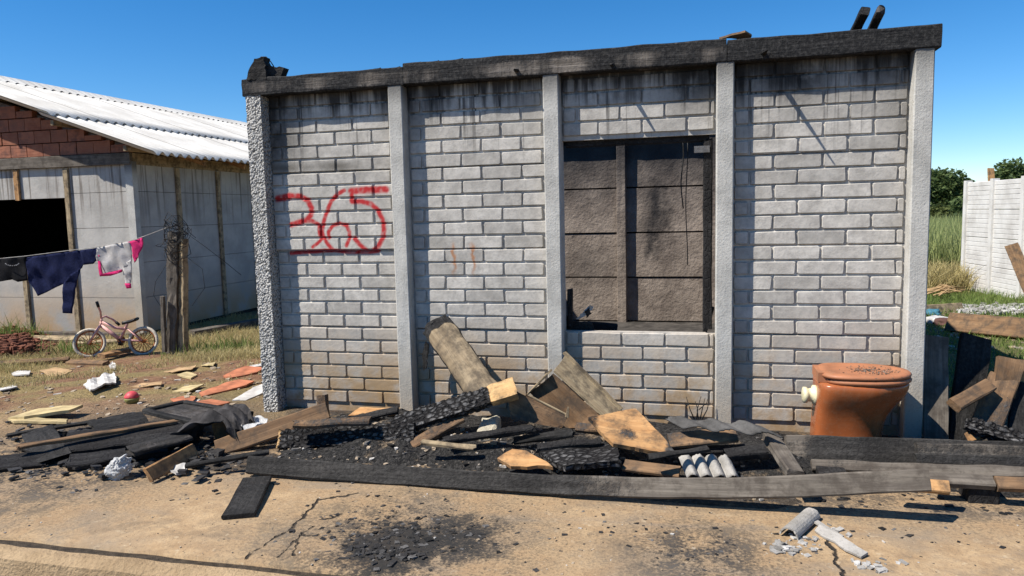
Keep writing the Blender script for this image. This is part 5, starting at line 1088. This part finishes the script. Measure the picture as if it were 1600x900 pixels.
o = slab('paper_scrap', 'grey-white scrap right beside the tan edge plank', 'paper', [PZ(267, 738, -.04), PZ(280, 728, -.04), PZ(291, 728, -.03), PZ(292, 736, -.04), PZ(275, 742, -.04)], .012, 'wood_pale', wave=lambda x, y: .02*mn.noise(Vector((x*22, y*22, 0))), sub=.015); o.data.materials[0] = M['whiteish']

# ================================================================== RIGHT YARD
gb('yard_beam', 'long weathered beam lying on the grass behind the right pile', (1487, 506), (1640, 520), .20, .16, 'wood_brown', .1, .08, (0, -.9, .3), 'beam'); gb('yard_beam', 'shorter tan beam lying behind the long weathered beam', (1440, 486), (1500, 482), .14, .1, 'wood_pale', .1, .05, (0, -.9, .3), 'beam')
its = []
r_ = random.Random(9)
for _ in range(900): px, py = r_.uniform(1498, 1620), r_.uniform(480, 493); q = PG(px, py); its.append((q.x, q.y, q.z+r_.uniform(0, .05), r_.uniform(.012, .04)))
V, Fc, T = chunk_mesh(its, .8, 12); M['whiterub'] = tone_mat('white rubble', (.26, .245, .22), (.42, .405, .38), (.5, .49, .46)); props(mk('white_rubble', V, Fc, M['whiterub'], origin=PG(1560, 490), attrs={'tone': T}), 'heap of white rubble behind the long weathered beam', 'rubble', None, 'stuff')
for k, (px, py, c, lb) in enumerate(((1455, 490, (.05, .16, .22), 'blue-green rag by the corner post'), (1467, 502, (.45, .44, .42), 'grey-white rag near the corner post'), (1479, 505, (.10, .05, .04), 'dark shoe-sized lump left of the long weathered beam'))):
    m_ = plain_mat('rag %s' % 'abc'[k], c, .85, .3, 12); bm = bmesh.new(); bmesh.ops.create_icosphere(bm, subdivisions=3, radius=1); c0 = PG(px, py, .03)
    for v in bm.verts: d = v.co.copy(); q = 1+.5*mn.noise(d*1.8+Vector((k*7, 0, 0)))+.2*mn.noise(d*5); v.co = c0+Vector((d.x*.13*q, d.y*.09*q, d.z*.06*q))
    bm.verts.index_update(); V = [v.co.copy() for v in bm.verts]; Fc = [[v.index for v in f.verts] for f in bm.faces]; bm.free(); props(mk('rag' if k < 2 else 'dark_lump', V, Fc, m_, None, origin=c0, smooth=True), lb, 'rag' if k < 2 else 'lump')
r_ = random.Random(5); st = []
for k in range(26): a = PG(1440+r_.uniform(0, 40), 456+r_.uniform(-4, 6), .05+.1*r_.random()); b = PG(1485+r_.uniform(0, 25), 450+r_.uniform(-4, 6), .05+.15*r_.random()); st.append(([a, a.lerp(b, .5)+UP*r_.uniform(0, .08), b], [.012, .01, .005]))
M['drybranch'] = plain_mat('dry branch', (.36, .24, .12), .9); props(tubes('branch_pile', st, M['drybranch'], seg=5), 'pile of dry tan branches on the grass before the tall grass', 'branches')

# ================================================================== BEHIND THE WINDOW SILL
slab('burnt_frame_piece', 'curved black burnt piece inside the window at lower left', 'charred piece', [PY(881, 486, .10), PY(893, 500, .10), PY(925, 503, .12), PY(930, 520, .12), PY(881, 520, .10)], .02, 'char_smooth', char=1, sub=.02, jit=.006)
board('burnt_bar', 'black bar lying along the inside of the window sill', 'bar', PY(918, 508, .25), PY(964, 512, .3), .05, .04, FR, 'wood_char', char=1)
sc = thing('twisted_scrap', 'twisted white scrap with a dark tip standing on the window sill', 'scrap', PY(912, 500, .11)); o = slab('white_strip', None, None, [PY(900, 499, .1), PY(914, 484, .1), PY(922, 476, .1), (PY(927, 480, .1)), PY(919, 490, .1), PY(908, 497, .1)], .008, 'wood_pale', parent=sc, sub=.012, wave=lambda x, y: .012*mn.noise(Vector((x*40, y*40, 0)))); o.data.materials[0] = M['whiteish']
slab('dark_tip', None, None, [PY(914, 486, .09), PY(921, 480, .09), PY(924, 490, .09), PY(917, 497, .09)], .008, 'char_smooth', parent=sc, char=1, sub=.012); board('burnt_sliver', 'thin black sliver leaning at the window right jamb', 'sliver', PY(1101, 518, .12), PY(1113, 480, .08), .025, .02, FR, 'char_smooth', char=1)
